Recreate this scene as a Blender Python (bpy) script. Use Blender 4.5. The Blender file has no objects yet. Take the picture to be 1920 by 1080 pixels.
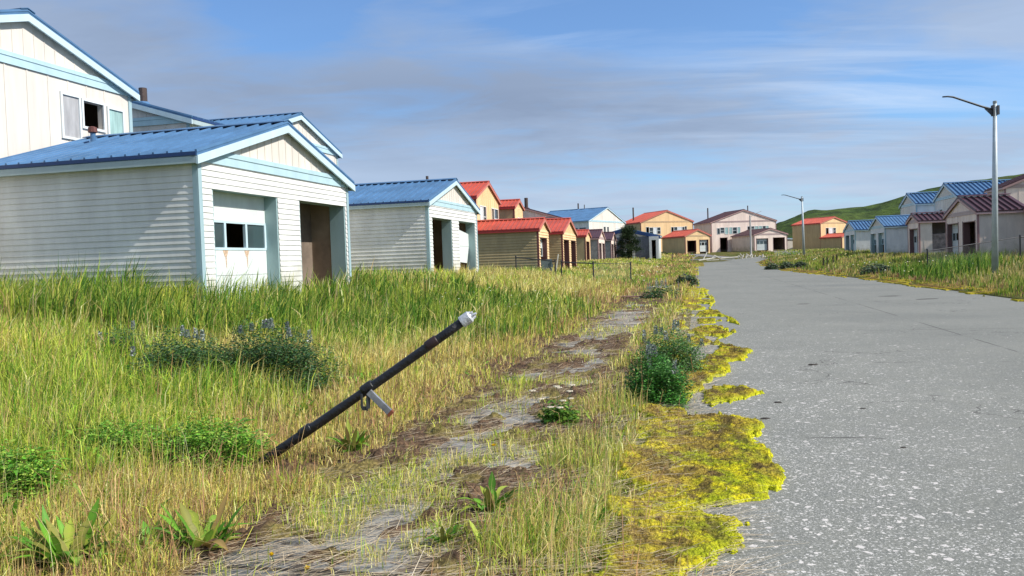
import bpy, math, random
import numpy as np
from mathutils import Vector
random.seed(7); rng = np.random.default_rng(11)
sc = bpy.context.scene
col = sc.collection
sin, cos, rad = math.sin, math.cos, math.radians

# ------------------------------------------------------------------ terrain
RS = 0.226; RX = -0.2; RW = 9.6            # road edge line X = RX + RS*Y, road width in u
ZR = ([-50, 0, 60, 85, 117, 140, 150, 165, 400, 900], [0, 0, 0, .25, .75, 1.5, 2.15, 2.3, 2.2, 1.0])
ZL = ([-50, 0, 22, 32, 46, 60, 90, 115, 135, 148, 170, 400, 900], [.8, .85, 1.02, 1.2, .95, .86, 1.38, 1.45, 2.0, 2.45, 2.6, 2.3, 1.0])
ZD = ([-50, 0, 53, 68, 83, 107, 150, 180, 400, 900], [.8, .8, .97, 1.0, 1.08, 1.47, 1.95, 2.0, 2.2, 1.0])
def RWf(y): return np.interp(y, [0, 45, 58, 70, 90, 104, 116], [9.6, 9.6, 9.0, 7.7, 7.3, 7.8, 9.6])
def ter(x, y):
    x = np.asarray(x, float); y = np.asarray(y, float)
    u = x - RX - RS*y
    zr = np.interp(y, *ZR); zl = np.interp(y, *ZL); zd = np.interp(y, *ZD)
    fl = np.interp(-u, [0, .4, 2.4, 3.4, 6, 9, 10.5], [.0, .07, .08, .15, .42, .85, 1.0])
    fr = np.interp(u-RWf(y), [0, .5, 4, 8.2, 9], [.03, .10, .40, .95, 1.0])
    left = zr*(1-fl) + zl*fl
    right = zr*(1-fr) + zd*fr
    return np.where(u < 0, left, np.where(u > RWf(y), right, zr))
def terf(x, y): return float(ter(x, y))

def _h(ix, iy, s):
    n = (ix.astype(np.int64)*374761393 + iy.astype(np.int64)*668265263 + s*1442695041) & 0x7fffffff
    n = ((n ^ (n >> 13))*1274126177) & 0x7fffffff
    return ((n ^ (n >> 16)) & 0xffff)/65535.0
def vn(x, y, s=0):
    x = np.asarray(x, float); y = np.asarray(y, float)
    ix = np.floor(x); iy = np.floor(y); fx = x-ix; fy = y-iy
    fx = fx*fx*(3-2*fx); fy = fy*fy*(3-2*fy)
    a = _h(ix, iy, s); b = _h(ix+1, iy, s); c = _h(ix, iy+1, s); d = _h(ix+1, iy+1, s)
    return (a*(1-fx)+b*fx)*(1-fy) + (c*(1-fx)+d*fx)*fy
def fbm(x, y, o=4, s=0):
    t = 0; a = .5; n = 0
    for i in range(o):
        t = t + a*vn(x*2**i, y*2**i, s+i*17); n += a; a *= .5
    return t/n

# ------------------------------------------------------------------ materials
MATS = {}
def nodes(name):
    m = bpy.data.materials.new(name); m.use_nodes = True
    nt = m.node_tree; b = nt.nodes['Principled BSDF']
    return m, nt, b
def mat(name, c, rough=.6, var=.15, scale=3.0, bump=.0, bscale=40, metal=0, stain=None, spec=.4, streak=0.0):
    if name in MATS: return MATS[name]
    m, nt, b = nodes(name); N = nt.nodes; L = nt.links
    b.inputs['Roughness'].default_value = rough; b.inputs['Metallic'].default_value = metal
    b.inputs['Specular IOR Level'].default_value = spec
    tc = N.new('ShaderNodeTexCoord')
    mp = N.new('ShaderNodeMapping'); L.new(tc.outputs['Object'], mp.inputs['Vector'])
    if streak: mp.inputs['Scale'].default_value = (1, 1, streak)
    nz = N.new('ShaderNodeTexNoise'); nz.inputs['Scale'].default_value = scale; nz.inputs['Detail'].default_value = 6; nz.inputs['Roughness'].default_value = .65
    L.new(mp.outputs[0], nz.inputs['Vector'])
    rp = N.new('ShaderNodeMapRange'); rp.inputs[1].default_value = .3; rp.inputs[2].default_value = .7
    rp.inputs[3].default_value = 1-var; rp.inputs[4].default_value = 1+var*.4
    L.new(nz.outputs['Fac'], rp.inputs[0])
    mx = N.new('ShaderNodeVectorMath'); mx.operation = 'SCALE'; mx.inputs[0].default_value = c
    L.new(rp.outputs[0], mx.inputs['Scale'])
    out = mx.outputs[0]
    if stain:
        sp = N.new('ShaderNodeSeparateXYZ'); L.new(tc.outputs['Object'], sp.inputs[0])
        n2 = N.new('ShaderNodeTexNoise'); n2.inputs['Scale'].default_value = 2.2; n2.inputs['Detail'].default_value = 8; L.new(tc.outputs['Object'], n2.inputs['Vector'])
        a = N.new('ShaderNodeMath'); a.operation = 'MULTIPLY_ADD'; a.inputs[1].default_value = 2.0; L.new(n2.outputs['Fac'], a.inputs[0])
        ng = N.new('ShaderNodeMath'); ng.operation = 'MULTIPLY'; ng.inputs[1].default_value = -1.0; L.new(sp.outputs['Z'], ng.inputs[0])
        L.new(ng.outputs[0], a.inputs[2])
        r2 = N.new('ShaderNodeMapRange'); r2.inputs[1].default_value = .1; r2.inputs[2].default_value = 1.0; r2.inputs[3].default_value = 0; r2.inputs[4].default_value = .55
        L.new(a.outputs[0], r2.inputs[0])
        ms = N.new('ShaderNodeMix'); ms.data_type = 'RGBA'; L.new(r2.outputs[0], ms.inputs[0]); L.new(out, ms.inputs[6]); ms.inputs[7].default_value = (*stain, 1)
        out = ms.outputs[2]
    L.new(out, b.inputs['Base Color'])
    if bump:
        nb = N.new('ShaderNodeTexNoise'); nb.inputs['Scale'].default_value = bscale; nb.inputs['Detail'].default_value = 4; L.new(mp.outputs[0], nb.inputs['Vector'])
        bp = N.new('ShaderNodeBump'); bp.inputs['Strength'].default_value = bump; bp.inputs['Distance'].default_value = .02
        L.new(nb.outputs['Fac'], bp.inputs['Height']); L.new(bp.outputs[0], b.inputs['Normal'])
    MATS[name] = m; return m
def vegmat(name, trans=.25, rough=.7, bump=0):
    if name in MATS: return MATS[name]
    m, nt, b = nodes(name); N = nt.nodes; L = nt.links
    at = N.new('ShaderNodeAttribute'); at.attribute_name = 'Col'
    L.new(at.outputs['Color'], b.inputs['Base Color']); b.inputs['Roughness'].default_value = rough
    b.inputs['Specular IOR Level'].default_value = .25
    if bump:
        tc = N.new('ShaderNodeTexCoord'); nb = N.new('ShaderNodeTexNoise'); nb.inputs['Scale'].default_value = bump; nb.inputs['Detail'].default_value = 5
        L.new(tc.outputs['Object'], nb.inputs['Vector'])
        bp = N.new('ShaderNodeBump'); bp.inputs['Strength'].default_value = .8; bp.inputs['Distance'].default_value = .02
        L.new(nb.outputs['Fac'], bp.inputs['Height']); L.new(bp.outputs[0], b.inputs['Normal'])
        mr = N.new('ShaderNodeMapRange'); mr.inputs[1].default_value = .35; mr.inputs[2].default_value = .65; mr.inputs[3].default_value = .45; mr.inputs[4].default_value = 1.35
        L.new(nb.outputs['Fac'], mr.inputs[0])
        vm = N.new('ShaderNodeVectorMath'); vm.operation = 'SCALE'; L.new(at.outputs['Color'], vm.inputs[0]); L.new(mr.outputs[0], vm.inputs['Scale'])
        L.new(vm.outputs[0], b.inputs['Base Color'])
    if trans:
        t = N.new('ShaderNodeBsdfTranslucent'); L.new(at.outputs['Color'], t.inputs['Color'])
        mx = N.new('ShaderNodeMixShader'); mx.inputs[0].default_value = trans
        o = N['Material Output']; L.new(b.outputs[0], mx.inputs[1]); L.new(t.outputs[0], mx.inputs[2]); L.new(mx.outputs[0], o.inputs['Surface'])
    MATS[name] = m; return m
def glass(name='window_glass', c=(.02, .03, .035)):
    if name in MATS: return MATS[name]
    m, nt, b = nodes(name); b.inputs['Base Color'].default_value = (*c, 1); b.inputs['Roughness'].default_value = .06
    b.inputs['Specular IOR Level'].default_value = .8
    MATS[name] = m; return m

# ------------------------------------------------------------------ mesh helpers
class MB:
    def __init__(s): s.v = []; s.f = []
    def quad(s, *p):
        n = len(s.v); s.v += [tuple(q) for q in p]; s.f.append(tuple(range(n, n+len(p))))
    def hexa(s, p):   # p: 8 points, bottom 4 then top 4
        n = len(s.v); s.v += [tuple(q) for q in p]
        for f in ((0,3,2,1),(4,5,6,7),(0,1,5,4),(1,2,6,5),(2,3,7,6),(3,0,4,7)): s.f.append(tuple(n+i for i in f))
    def box(s, x0, x1, y0, y1, z0, z1):
        s.hexa([(x0,y0,z0),(x1,y0,z0),(x1,y1,z0),(x0,y1,z0),(x0,y0,z1),(x1,y0,z1),(x1,y1,z1),(x0,y1,z1)])
    def bar(s, a, b, w, h=None, up=(0,0,1)):
        a = Vector(a); b = Vector(b); d = (b-a).normalized(); h = h or w
        r = d.cross(Vector(up)); r = r.normalized() if r.length > 1e-4 else Vector((1,0,0)); t = r.cross(d)
        r = r*w/2; t = t*h/2
        s.hexa([a-r-t, a+r-t, b+r-t, b-r-t, a-r+t, a+r+t, b+r+t, b-r+t])
    def tube(s, pts, radii, n=12, cap=True):
        base = len(s.v); prev = None
        pts = [Vector(p) for p in pts]
        for i, p in enumerate(pts):
            d = (pts[min(i+1, len(pts)-1)]-pts[max(i-1, 0)]).normalized()
            r = d.cross(Vector((0,0,1))) if abs(d.z) < .95 else d.cross(Vector((1,0,0)))
            if prev is not None:
                r = prev - d*prev.dot(d)
            r.normalize(); prev = r; t = d.cross(r)
            for k in range(n):
                a = 2*math.pi*k/n; s.v.append(tuple(p + (r*cos(a)+t*sin(a))*radii[i]))
        for i in range(len(pts)-1):
            for k in range(n):
                a = base+i*n+k; b = base+i*n+(k+1)%n; s.f.append((a, b, b+n, a+n))
        if cap:
            s.f.append(tuple(base+k for k in range(n-1, -1, -1))); e = base+(len(pts)-1)*n; s.f.append(tuple(e+k for k in range(n)))
    def make(s, name, m, parent=None, smooth=False, T=None, bevel=0):
        v = s.v if T is None else [T(*p) for p in s.v]
        me = bpy.data.meshes.new(name); me.from_pydata(v, [], s.f)
        import bmesh
        bm = bmesh.new(); bm.from_mesh(me); bmesh.ops.recalc_face_normals(bm, faces=bm.faces); bm.to_mesh(me); bm.free()
        if smooth:
            for p in me.polygons: p.use_smooth = True
        o = bpy.data.objects.new(name, me); me.materials.append(m); col.objects.link(o)
        if parent: o.parent = parent
        if bevel:
            b = o.modifiers.new('bevel', 'BEVEL'); b.width = bevel; b.segments = 2
        return o
def tag(o, label=None, cat=None, group=None, kind=None):
    if label: o['label'] = label
    if cat: o['category'] = cat
    if group: o['group'] = group
    if kind: o['kind'] = kind
    return o
def empty(name, loc, label, cat, group=None):
    o = bpy.data.objects.new(name, None); o.empty_display_size = .3; col.objects.link(o); o.location = loc
    return tag(o, label, cat, group)
def npmesh(name, V, F, m, C=None, parent=None, smooth=False, loc=None):
    """V (n,3), F (k,3|4) int arrays (or list of arrays), C per-vertex rgb"""
    me = bpy.data.meshes.new(name)
    Fs = F if isinstance(F, list) else [F]
    me.vertices.add(len(V)); me.vertices.foreach_set('co', np.asarray(V, np.float32).ravel())
    loops = np.concatenate([f.ravel() for f in Fs]); tot = np.concatenate([np.full(len(f), f.shape[1]) for f in Fs])
    me.loops.add(len(loops)); me.loops.foreach_set('vertex_index', loops.astype(np.int32))
    me.polygons.add(len(tot)); st = np.concatenate([[0], np.cumsum(tot)[:-1]])
    me.polygons.foreach_set('loop_start', st.astype(np.int32))
    if smooth: me.polygons.foreach_set('use_smooth', np.ones(len(tot), bool))
    me.update(calc_edges=True); me.validate()
    if C is not None:
        a = me.color_attributes.new('Col', 'FLOAT_COLOR', 'POINT')
        a.data.foreach_set('color', np.hstack([np.clip(C, 0, 1), np.ones((len(C), 1))]).astype(np.float32).ravel())
    me.materials.append(m)
    o = bpy.data.objects.new(name, me); col.objects.link(o)
    if parent: o.parent = parent
    if loc is not None: o.location = loc
    return o

# ------------------------------------------------------------------ colours
SCH = {
 'blue': dict(siding=(.77,.77,.74), gable=(.74,.69,.62), trim=(.36,.50,.54), band=(.46,.64,.70), roof=(.08,.185,.345), edge=(.02,.055,.17), jamb=(.32,.45,.46), door=(.70,.75,.73), fascia=(.40,.50,.52), rake=(.55,.70,.76)),
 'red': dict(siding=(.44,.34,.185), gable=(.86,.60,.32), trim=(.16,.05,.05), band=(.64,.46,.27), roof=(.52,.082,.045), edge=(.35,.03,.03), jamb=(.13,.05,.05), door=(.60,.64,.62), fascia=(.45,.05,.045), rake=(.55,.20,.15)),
 'maroon': dict(siding=(.74,.65,.57), gable=(.90,.74,.64), trim=(.34,.20,.20), band=(.50,.38,.36), roof=(.080,.029,.037), edge=(.05,.018,.024), jamb=(.16,.09,.09), door=(.55,.60,.60), fascia=(.50,.34,.33), rake=(.48,.30,.28)),
}
def M(s, k):
    c = SCH[s][k]
    if k == 'roof': return mat(s+'_metal_roof', c, .45, .34, .9, spec=.4, bump=.15, bscale=3)
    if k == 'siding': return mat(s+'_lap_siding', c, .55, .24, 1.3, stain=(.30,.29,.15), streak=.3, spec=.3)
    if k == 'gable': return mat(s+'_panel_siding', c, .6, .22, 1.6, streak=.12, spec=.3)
    return mat(s+'_'+k+'_paint', c, .5, .12, 3.0, streak=.4)
INT = lambda: mat('bare_interior_board', (.36,.275,.20), .85, .45, 1.0, spec=.1)
FOOT = []

def rects(W, H, ops):
    """cells of the rectangle W x H not covered by ops (u0,u1,z0,z1), merged in columns"""
    us = sorted({0, W, *[o[0] for o in ops], *[o[1] for o in ops]}); out = []
    for a, b in zip(us, us[1:]):
        m = (a+b)/2; zz = sorted([(o[2], o[3]) for o in ops if o[0] < m < o[1]]); z = 0
        for z0, z1 in zz:
            if z0 > z+1e-4: out.append((a, b, z, z0))
            z = z1
        if z < H-1e-4: out.append((a, b, z, H))
    return out

def building(name, label, cat, P, head, W, L, H, z0, sch, side=1, doors=(), wins=(), swins=(), lap=True, pitch=.31, group=None,
             oh=.20, ov=.14, band=True, near=False, vents=(), sidecol=None, frontcol=None, lapd=.020, lapz=.115, back=True, drop=None, ribs=.31, ribh=.055, rakec=None, raked=.15, battens=True, open_side=None, interior=True):
    """gabled box: facade from P along heading `head`; body to the left (side 1) or right (side -1) of the facade.
       doors: dicts(u0,u1,h,kind) ; wins: (u0,u1,z0,z1,kind)"""
    a = rad(head); U = (sin(a), cos(a)); V = (-cos(a)*side, sin(a)*side)
    root = empty(name, (P[0], P[1], z0), label, cat, group)
    T = lambda u, v, z: (u*U[0]+v*V[0], u*U[1]+v*V[1], z)
    FOOT.append((P[0], P[1], U, V, W, L))
    mk = lambda mb, n, m, par=root, **k: mb.make(n, m, par, T=T, **k)
    far_ = P[1] > 120
    ops = [(d['u0'], d['u1'], 0, d['h']) for d in doors] + [(w[0], w[1], w[2], w[3]) for w in wins]
    t = .14; ra = H+W/2*pitch
    # front wall + siding
    f = MB()
    for u0, u1, a0, a1 in rects(W, H, ops): f.box(u0, u1, 0, t, a0-(.6 if a0 == 0 else 0), a1)
    if lap:
        n = int(H/lapz)
        for i in range(n):
            za, zb = i*H/n, (i+1)*H/n; zm = (za+zb)/2; segs = [(.09, W-.09)]
            for o in ops:
                if o[2] < zm < o[3]:
                    segs = [q for s0, s1 in segs for q in ((s0, min(s1, o[0])), (max(s0, o[1]), s1)) if q[1]-q[0] > .02]
            for s0, s1 in segs:
                f.quad((s0,-lapd,za),(s1,-lapd,za),(s1,-.004,zb),(s0,-.004,zb)); f.quad((s0,-lapd,za),(s1,-lapd,za),(s1,-.002,za),(s0,-.002,za))
    else:
        k = .4 if not far_ else 99
        while k < W-.2:
            for u0, u1, a0, a1 in rects(W, H, ops):
                if u0+.05 < k < u1-.05: f.box(k-.018, k+.018, -.012, -.001, a0, a1)
            k += .61 if not far_ else 99
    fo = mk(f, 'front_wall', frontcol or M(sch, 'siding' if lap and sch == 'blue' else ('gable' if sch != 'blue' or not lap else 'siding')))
    # side, far and back walls
    s = MB(); sops = [(w[0], w[1], w[2], w[3]) for w in swins]
    if open_side: sops.append(open_side)
    for v0, v1, a0, a1 in rects(L-t, H, [(o[0]-t, o[1]-t, o[2], o[3]) for o in sops]): s.box(0, t, v0+t, v1+t, a0-(.6 if a0 == 0 else 0), a1)
    if lap:
        n = int(H/lapz)
        for i in range(n):
            za, zb = i*H/n, (i+1)*H/n; zm = (za+zb)/2; segs = [(.09, L)]
            for o in sops:
                if o[2] < zm < o[3]: segs = [q for s0, s1 in segs for q in ((s0, min(s1, o[0])), (max(s0, o[1]), s1)) if q[1]-q[0] > .02]
            for s0, s1 in segs:
                s.quad((-lapd,s0,za),(-lapd,s1,za),(-.004,s1,zb),(-.004,s0,zb)); s.quad((-lapd,s0,za),(-lapd,s1,za),(-.002,s1,za),(-.002,s0,za))
    else:
        k = .4 if not far_ else 99
        while k < L-.2:
            if not any(o[0]-.05 < k < o[1]+.05 for o in sops): s.box(-.012, -.001, k-.018, k+.018, 0, H)
            k += .61 if not far_ else 99
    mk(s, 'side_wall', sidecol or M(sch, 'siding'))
    b = MB(); b.box(W-t, W, t, L, -.6, H); b.box(t, W-t, L-t, L, -.6, H)
    # back gable
    b.hexa([(0,L-t,H),(W,L-t,H),(W,L,H),(0,L,H),(W/2-.01,L-t,ra-.04),(W/2+.01,L-t,ra-.04),(W/2+.01,L,ra-.04),(W/2-.01,L,ra-.04)])
    mk(b, 'back_wall', M(sch, 'siding'))
    # gable panel
    g = MB(); g.hexa([(0,0,H),(W,0,H),(W,t,H),(0,t,H),(W/2-.01,0,ra-.04),(W/2+.01,0,ra-.04),(W/2+.01,t,ra-.04),(W/2-.01,t,ra-.04)])
    k = .35 if not far_ else 99
    while k < W-.3:
        hh = min(k, W-k)*pitch - .05
        if hh > .12: g.box(k-.009, k+.009, -.010, -.001, H+.01, H+hh)
        k += .305 if not far_ else 99
    mk(g, 'gable_panel', M(sch, 'gable'))
    if band:
        bd = MB(); bd.box(0, W, -.040, -.024, H-.10, H+.07); bd.box(0.2, W-.2, -.056, -.026, H+.072, H+.17)
        mk(bd, 'gable_band', M(sch, 'band'))
    # corner trims
    for u0, u1 in ((-.028, .085), (W-.085, W+.028)):
        c = MB(); c.box(u0, u1, -.030, -.001, -.5, H-.102); 
        if u0 < 0: c.box(-.030, -.001, .0, .095, -.5, H-.03)
        mk(c, 'corner_trim', M(sch, 'trim'))
    # roof
    r = MB(); th = .075; zu = lambda u: H + .03 + (u if u < W/2 else W-u)*pitch
    vb = -ov
    for u0, u1 in ((-oh, W/2), (W+oh, W/2)):
        z0_, z1_ = H+.03-oh*pitch, ra+.03
        r.hexa([(u0,vb,z0_),(u1,vb,z1_),(u1,L+ov,z1_),(u0,L+ov,z0_),(u0,vb,z0_+th),(u1,vb,z1_+th),(u1,L+ov,z1_+th),(u0,L+ov,z0_+th)])
        v = vb+.02
        while v < L+ov and ribs:
            p0 = (u0, z0_+th-.005); p1 = (u1, z1_+th-.005); hb = ribh
            r.hexa([(p0[0],v-.03,p0[1]),(p1[0],v-.03,p1[1]),(p1[0],v+.03,p1[1]),(p0[0],v+.03,p0[1]),
                    (p0[0],v-.018,p0[1]+hb),(p1[0],v-.018,p1[1]+hb),(p1[0],v+.018,p1[1]+hb),(p0[0],v+.018,p0[1]+hb)])
            v += ribs
    ro = mk(r, 'roof', M(sch, 'roof'))
    rc = MB()
    for u0 in (W/2-.2, W/2+.2):
        zc = ra+.03+th+ribh; q = zc-.2*pitch
        rc.hexa([(u0,vb-.02,q),(W/2,vb-.02,zc),(W/2,L+ov,zc),(u0,L+ov,q),(u0,vb-.02,q+.02),(W/2,vb-.02,zc+.02),(W/2,L+ov,zc+.02),(u0,L+ov,q+.02)])
    mk(rc, 'ridge_cap', M(sch, 'roof'), ro)
    ze = H+.03-oh*pitch
    for u0, u1 in ((-oh-.0, -oh+.03), (W+oh-.03, W+oh)):
        fs = MB()
        fs.box(u0, u1, vb+.03, L+ov, ze-.13, ze+.012)
        fs.box(min(u0, u1)+.03 if u0 < 0 else W, 0 if u0 < 0 else max(u0, u1)-.03, .0, L, ze-.12, ze-.10)
        mk(fs, 'fascia', M(sch, 'fascia'))
    for u0 in (-oh-.012, W+oh+.002):
        de = MB(); de.box(u0, u0+.01, vb+.02, L+ov, ze+.015, ze+th+.012)
        mk(de, 'drip_edge', M(sch, 'edge'), ro)
    rk = MB()
    for u0, u1 in ((-oh, W/2), (W+oh, W/2)):
        q0, q1 = ze, ra+.03; d = raked
        rk.hexa([(u0,vb-.02,q0-d),(u1,vb-.02,q1-d),(u1,vb+.025,q1-d),(u0,vb+.025,q0-d),(u0,vb-.02,q0+.01),(u1,vb-.02,q1+.01),(u1,vb+.025,q1+.01),(u0,vb+.025,q0+.01)])
        rk.hexa([(u0,vb+.026,q0-.012),(u1,vb+.026,q1-.012),(u1,-.001,q1-.012),(u0,-.001,q0-.012),(u0,vb+.026,q0-.001),(u1,vb+.026,q1-.001),(u1,-.001,q1-.001),(u0,-.001,q0-.001)])
    mk(rk, 'rake_board', rakec or M(sch, 'rake'))
    # interior lining and floor
    if interior:
        li = MB(); e = .03
        li.box(t+.002, t+e, t+.02, L-t-.02, 0, H-.02); li.box(W-t-e, W-t-.002, t+.02, L-t-.02, 0, H-.02); li.box(t+e, W-t-e, L-t-e, L-t-.003, 0, H-.02)
        li.box(t+e, W-t-e, t+.02, L-t-e, -.06, -.004); li.box(t+e, W-t-e, t+.3, L-t-e, H-.04, H-.02)
        if open_side: pass
        else: mk(li, 'interior_lining', INT())
    for d in doors:
        u0, u1, h = d['u0'], d['u1'], d['h']; dp = .42
        j = MB(); j.box(u0-.001, u0+.045, .004, dp, 0, h); j.box(u1-.045, u1+.001, .004, dp, 0, h); j.box(u0+.046, u1-.046, .004, dp, h-.05, h)
        j.box(u0-.05, u0-.0015, -.030, .002, 0, h+.05) if sch != 'blue' else None
        j.box(u1+.0015, u1+.05, -.030, .002, 0, h+.05) if sch != 'blue' else None
        mk(j, 'door_jamb', M(sch, 'jamb'))
        k = d.get('kind', 'open')
        if k in ('shut', 'broken', 'hang', 'half'):
            zt = h-.05
            gm = M(sch, 'door'); a0, a1 = u0+.05, u1-.05; va, vb2 = dp-.12, dp-.07
            hw0, hw1 = (1.10, 1.67) if h > 2.1 else (1.0, 1.5)
            dr = MB()
            if k == 'hang':
                dr.hexa([(a0,va,.55),(a1-.35,va,.45),(a1-.35,vb2,.45),(a0,vb2,.55),(a0,va,1.22),(a1,va,1.2),(a1,vb2,1.2),(a0,vb2,1.22)])
                dr.hexa([(a0,va,1.23),(a1,va,1.21),(a1,vb2,1.21),(a0,vb2,1.23),(a0,va,2.05),(a1,va,1.78),(a1,vb2,1.78),(a0,vb2,2.05)])
                do = mk(dr, 'garage_door', gm)
            else:
                if k != 'half':
                    dr.box(a0, a1, va, vb2, 0.02, .545); dr.box(a0, a1, va, vb2, .553, hw0-.02)
                dr.box(a0, a1, va, vb2, hw1+.02, (hw1+zt)/2-.004); dr.box(a0, a1, va, vb2, (hw1+zt)/2+.004, zt)
                do = mk(dr, 'garage_door', gm, label=None) if False else mk(dr, 'garage_door', gm)
                wf = MB(); n = 3; ww = (a1-a0)/n
                wf.box(a0, a1, va-.012, vb2, hw0-.02, hw0+.03); wf.box(a0, a1, va-.012, vb2, hw1-.03, hw1+.02)
                for q in range(n+1):
                    cx = min(max(a0+q*ww, a0+.03), a1-.03); wf.box(cx-.035, cx+.035, va-.014, vb2, hw0+.031, hw1-.031)
                wo = mk(wf, 'door_window_frame', M(sch, 'rake') if sch == 'blue' else gm, do)
                for q in range(n):
                    if k == 'broken' and q == 1: continue
                    pn = MB(); c0 = a0+q*ww+.037; c1 = a0+(q+1)*ww-.037; pn.box(c0, c1, va+.012, va+.018, hw0+.032, hw1-.032)
                    mk(pn, 'window_pane', glass('smeared_glass', (.045,.075,.08)), wo)
                if d.get('rust'):
                    for q in (1, 2):
                        rr = MB(); cx = a0+q*ww
                        rr.quad((cx-.10,va-.003,hw0-.03),(cx+.10,va-.003,hw0-.03),(cx+.035,va-.003,hw0-.16),(cx-.045,va-.003,hw0-.16))
                        rr.quad((cx-.02,va-.003,hw0-.16),(cx+.03,va-.003,hw0-.16),(cx+.025,va-.003,hw0-.42),(cx-.0,va-.003,hw0-.36))
                        mk(rr, 'rust_stain', mat('rust_run', (.66,.47,.33), .8, .55, 30), do)
    def window(pts, w, par=root):
        """pts maps (along, out, z) to local; w = (a0,a1,z0,z1,kind)"""
        a0, a1, q0, q1, k = w
        fr = MB(); e = .06
        fr.box(a0-e, a1+e, -.045, .03, q0-e, q0); fr.box(a0-e, a1+e, -.045, .03, q1, q1+e); fr.box(a0-e, a0, -.044, .03, q0, q1); fr.box(a1, a1+e, -.044, .03, q0, q1)
        if k == 'sash': fr.box(a0, a1, .0, .03, (q0+q1)/2-.025, (q0+q1)/2+.025)
        fm = mat('white_window_paint', (.72,.76,.76), .5, .08)
        fo = fr.make('window_frame', fm, par, T=lambda p, q, z: T(*pts(p, q, z)))
        if k in ('sash', 'glass'):
            pn = MB(); pn.box(a0, a1, .035, .04, q0, q1); pn.make('window_pane', glass(), fo, T=lambda p, q, z: T(*pts(p, q, z)))
        elif k in ('ply', 'cyan', 'white'):
            c = dict(ply=(.42,.42,.43), cyan=(.34,.52,.50), white=(.70,.74,.75))[k]
            pn = MB(); pn.box(a0, a1, -.01, .02, q0, q1); pn.make('window_board', mat(k+'_board', c, .8, .3, 6, streak=.2), fo, T=lambda p, q, z: T(*pts(p, q, z)))
        else:
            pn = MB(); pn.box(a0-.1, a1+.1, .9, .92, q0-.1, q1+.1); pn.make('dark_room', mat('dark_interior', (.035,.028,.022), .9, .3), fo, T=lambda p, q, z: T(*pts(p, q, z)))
    for w in wins: window(lambda p, q, z: (p, q, z), w)
    for w in swins: window(lambda p, q, z: (q, p, z), w)
    for vu, vv, hh, rr, kind in vents:
        zb = H+.03+th+(vu if vu < W/2 else W-vu)*pitch - .03
        vm = MB(); vm.tube([(vu,vv,zb),(vu,vv,zb+hh)], [rr, rr], 12); 
        vp = mk(vm, 'vent_pipe', M(sch, 'roof') if kind == 'blue' else mat('galvanised_flue', (.66,.60,.52) if kind == 'flue' else (.10,.07,.06), .5, .3, 8, metal=.3), ro)
        fl = MB(); fl.tube([(vu,vv,zb-.03),(vu,vv,zb+.10*min(1, hh/.4))], [rr*2.0, rr*1.25], 12); mk(fl, 'pipe_flashing', M(sch, 'roof'), vp)
        if kind == 'blue':
            cp = MB(); cp.tube([(vu,vv,zb+hh),(vu,vv,zb+hh+.02),(vu,vv,zb+hh+.13),(vu,vv,zb+hh+.15)], [rr*1.1, rr*1.7, rr*1.6, rr*.8], 10); mk(cp, 'vent_cap', mat('rusty_cap', (.16,.06,.05), .7, .5, 20), vp)
    global _LAST; _LAST = (root, T)
    return root, T

# ------------------------------------------------------------------ buildings
D2 = lambda a='open', b='open', **k: [dict(u0=.43, u1=2.93, h=2.32, kind=a, **k), dict(u0=3.92, u1=6.42, h=2.32, kind=b)]
W2 = 6.75
gl = 'garages in a row along the left verge'; gr = 'garages in a row along the right verge'
hl = 'two storey houses behind the left garages'; hr = 'two storey houses behind the right garages'
g1, T1 = building('garage', 'largest white garage with blue roof, windowed rusty door and open dark doorway, nearest the camera', 'garage', (-5.93,15.86), 13.9, 6.6, 5.1, 2.86, .98, 'blue',
    doors=D2('broken', 'open', rust=True), group=gl, vents=[(2.35, 4.3, .26, .06, 'blue')])
g2, T2 = building('garage', 'white garage with blue roof and a half fallen white door, beside the largest garage', 'garage', (-3.15,32.0), 13.7, W2, 7, 2.86, 1.19, 'blue', lapd=.03, lapz=.14,
    doors=D2('open', 'hang'), group=gl, vents=[(3.44+.35, 1.3, .42, .06, 'dark')])
g3, _ = building('garage', 'tan garage with red roof and one doorway, nearest of the three red roofed garages', 'garage', (1.81,53.7), 13, 3.7, 8, 2.86, .86, 'red', lapd=.045, lapz=.17,
    doors=[dict(u0=.5, u1=2.9, h=2.32, kind='half')], group=gl, pitch=.36, band=False)
g4, _ = building('garage', 'tan garage with two tall dark doorways, middle of the three red roofed garages', 'garage', (3.84,61.2), 13, W2, 7, 2.86, .86, 'red', lapd=.045, lapz=.17,
    doors=D2(), group=gl, band=False)
g5, _ = building('garage', 'small tan garage with red roof and single doorway, next to the maroon roofed garages', 'garage', (8.19,90.4), 13, 3.9, 7, 2.86, 1.38, 'red',
    doors=[dict(u0=.5, u1=3.0, h=2.32)], group=gl, band=False)
greyw = mat('grey_weathered_siding', (.24,.25,.25), .7, .4, 2)
g6, _ = building('garage', 'narrow maroon roofed garage with grey side wall, first after the red roofs', 'garage', (10.77,101.4), 13, W2, 7, 2.86, 1.37, 'maroon', doors=D2('shut','shut'), group=gl, sidecol=greyw)
g7, _ = building('garage', 'far maroon roofed garage with grey side wall, just left of the dark conifer', 'garage', (13.94,114.8), 13, W2, 7, 2.86, 1.43, 'maroon', doors=D2('shut','shut'), group=gl, sidecol=greyw)

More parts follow.
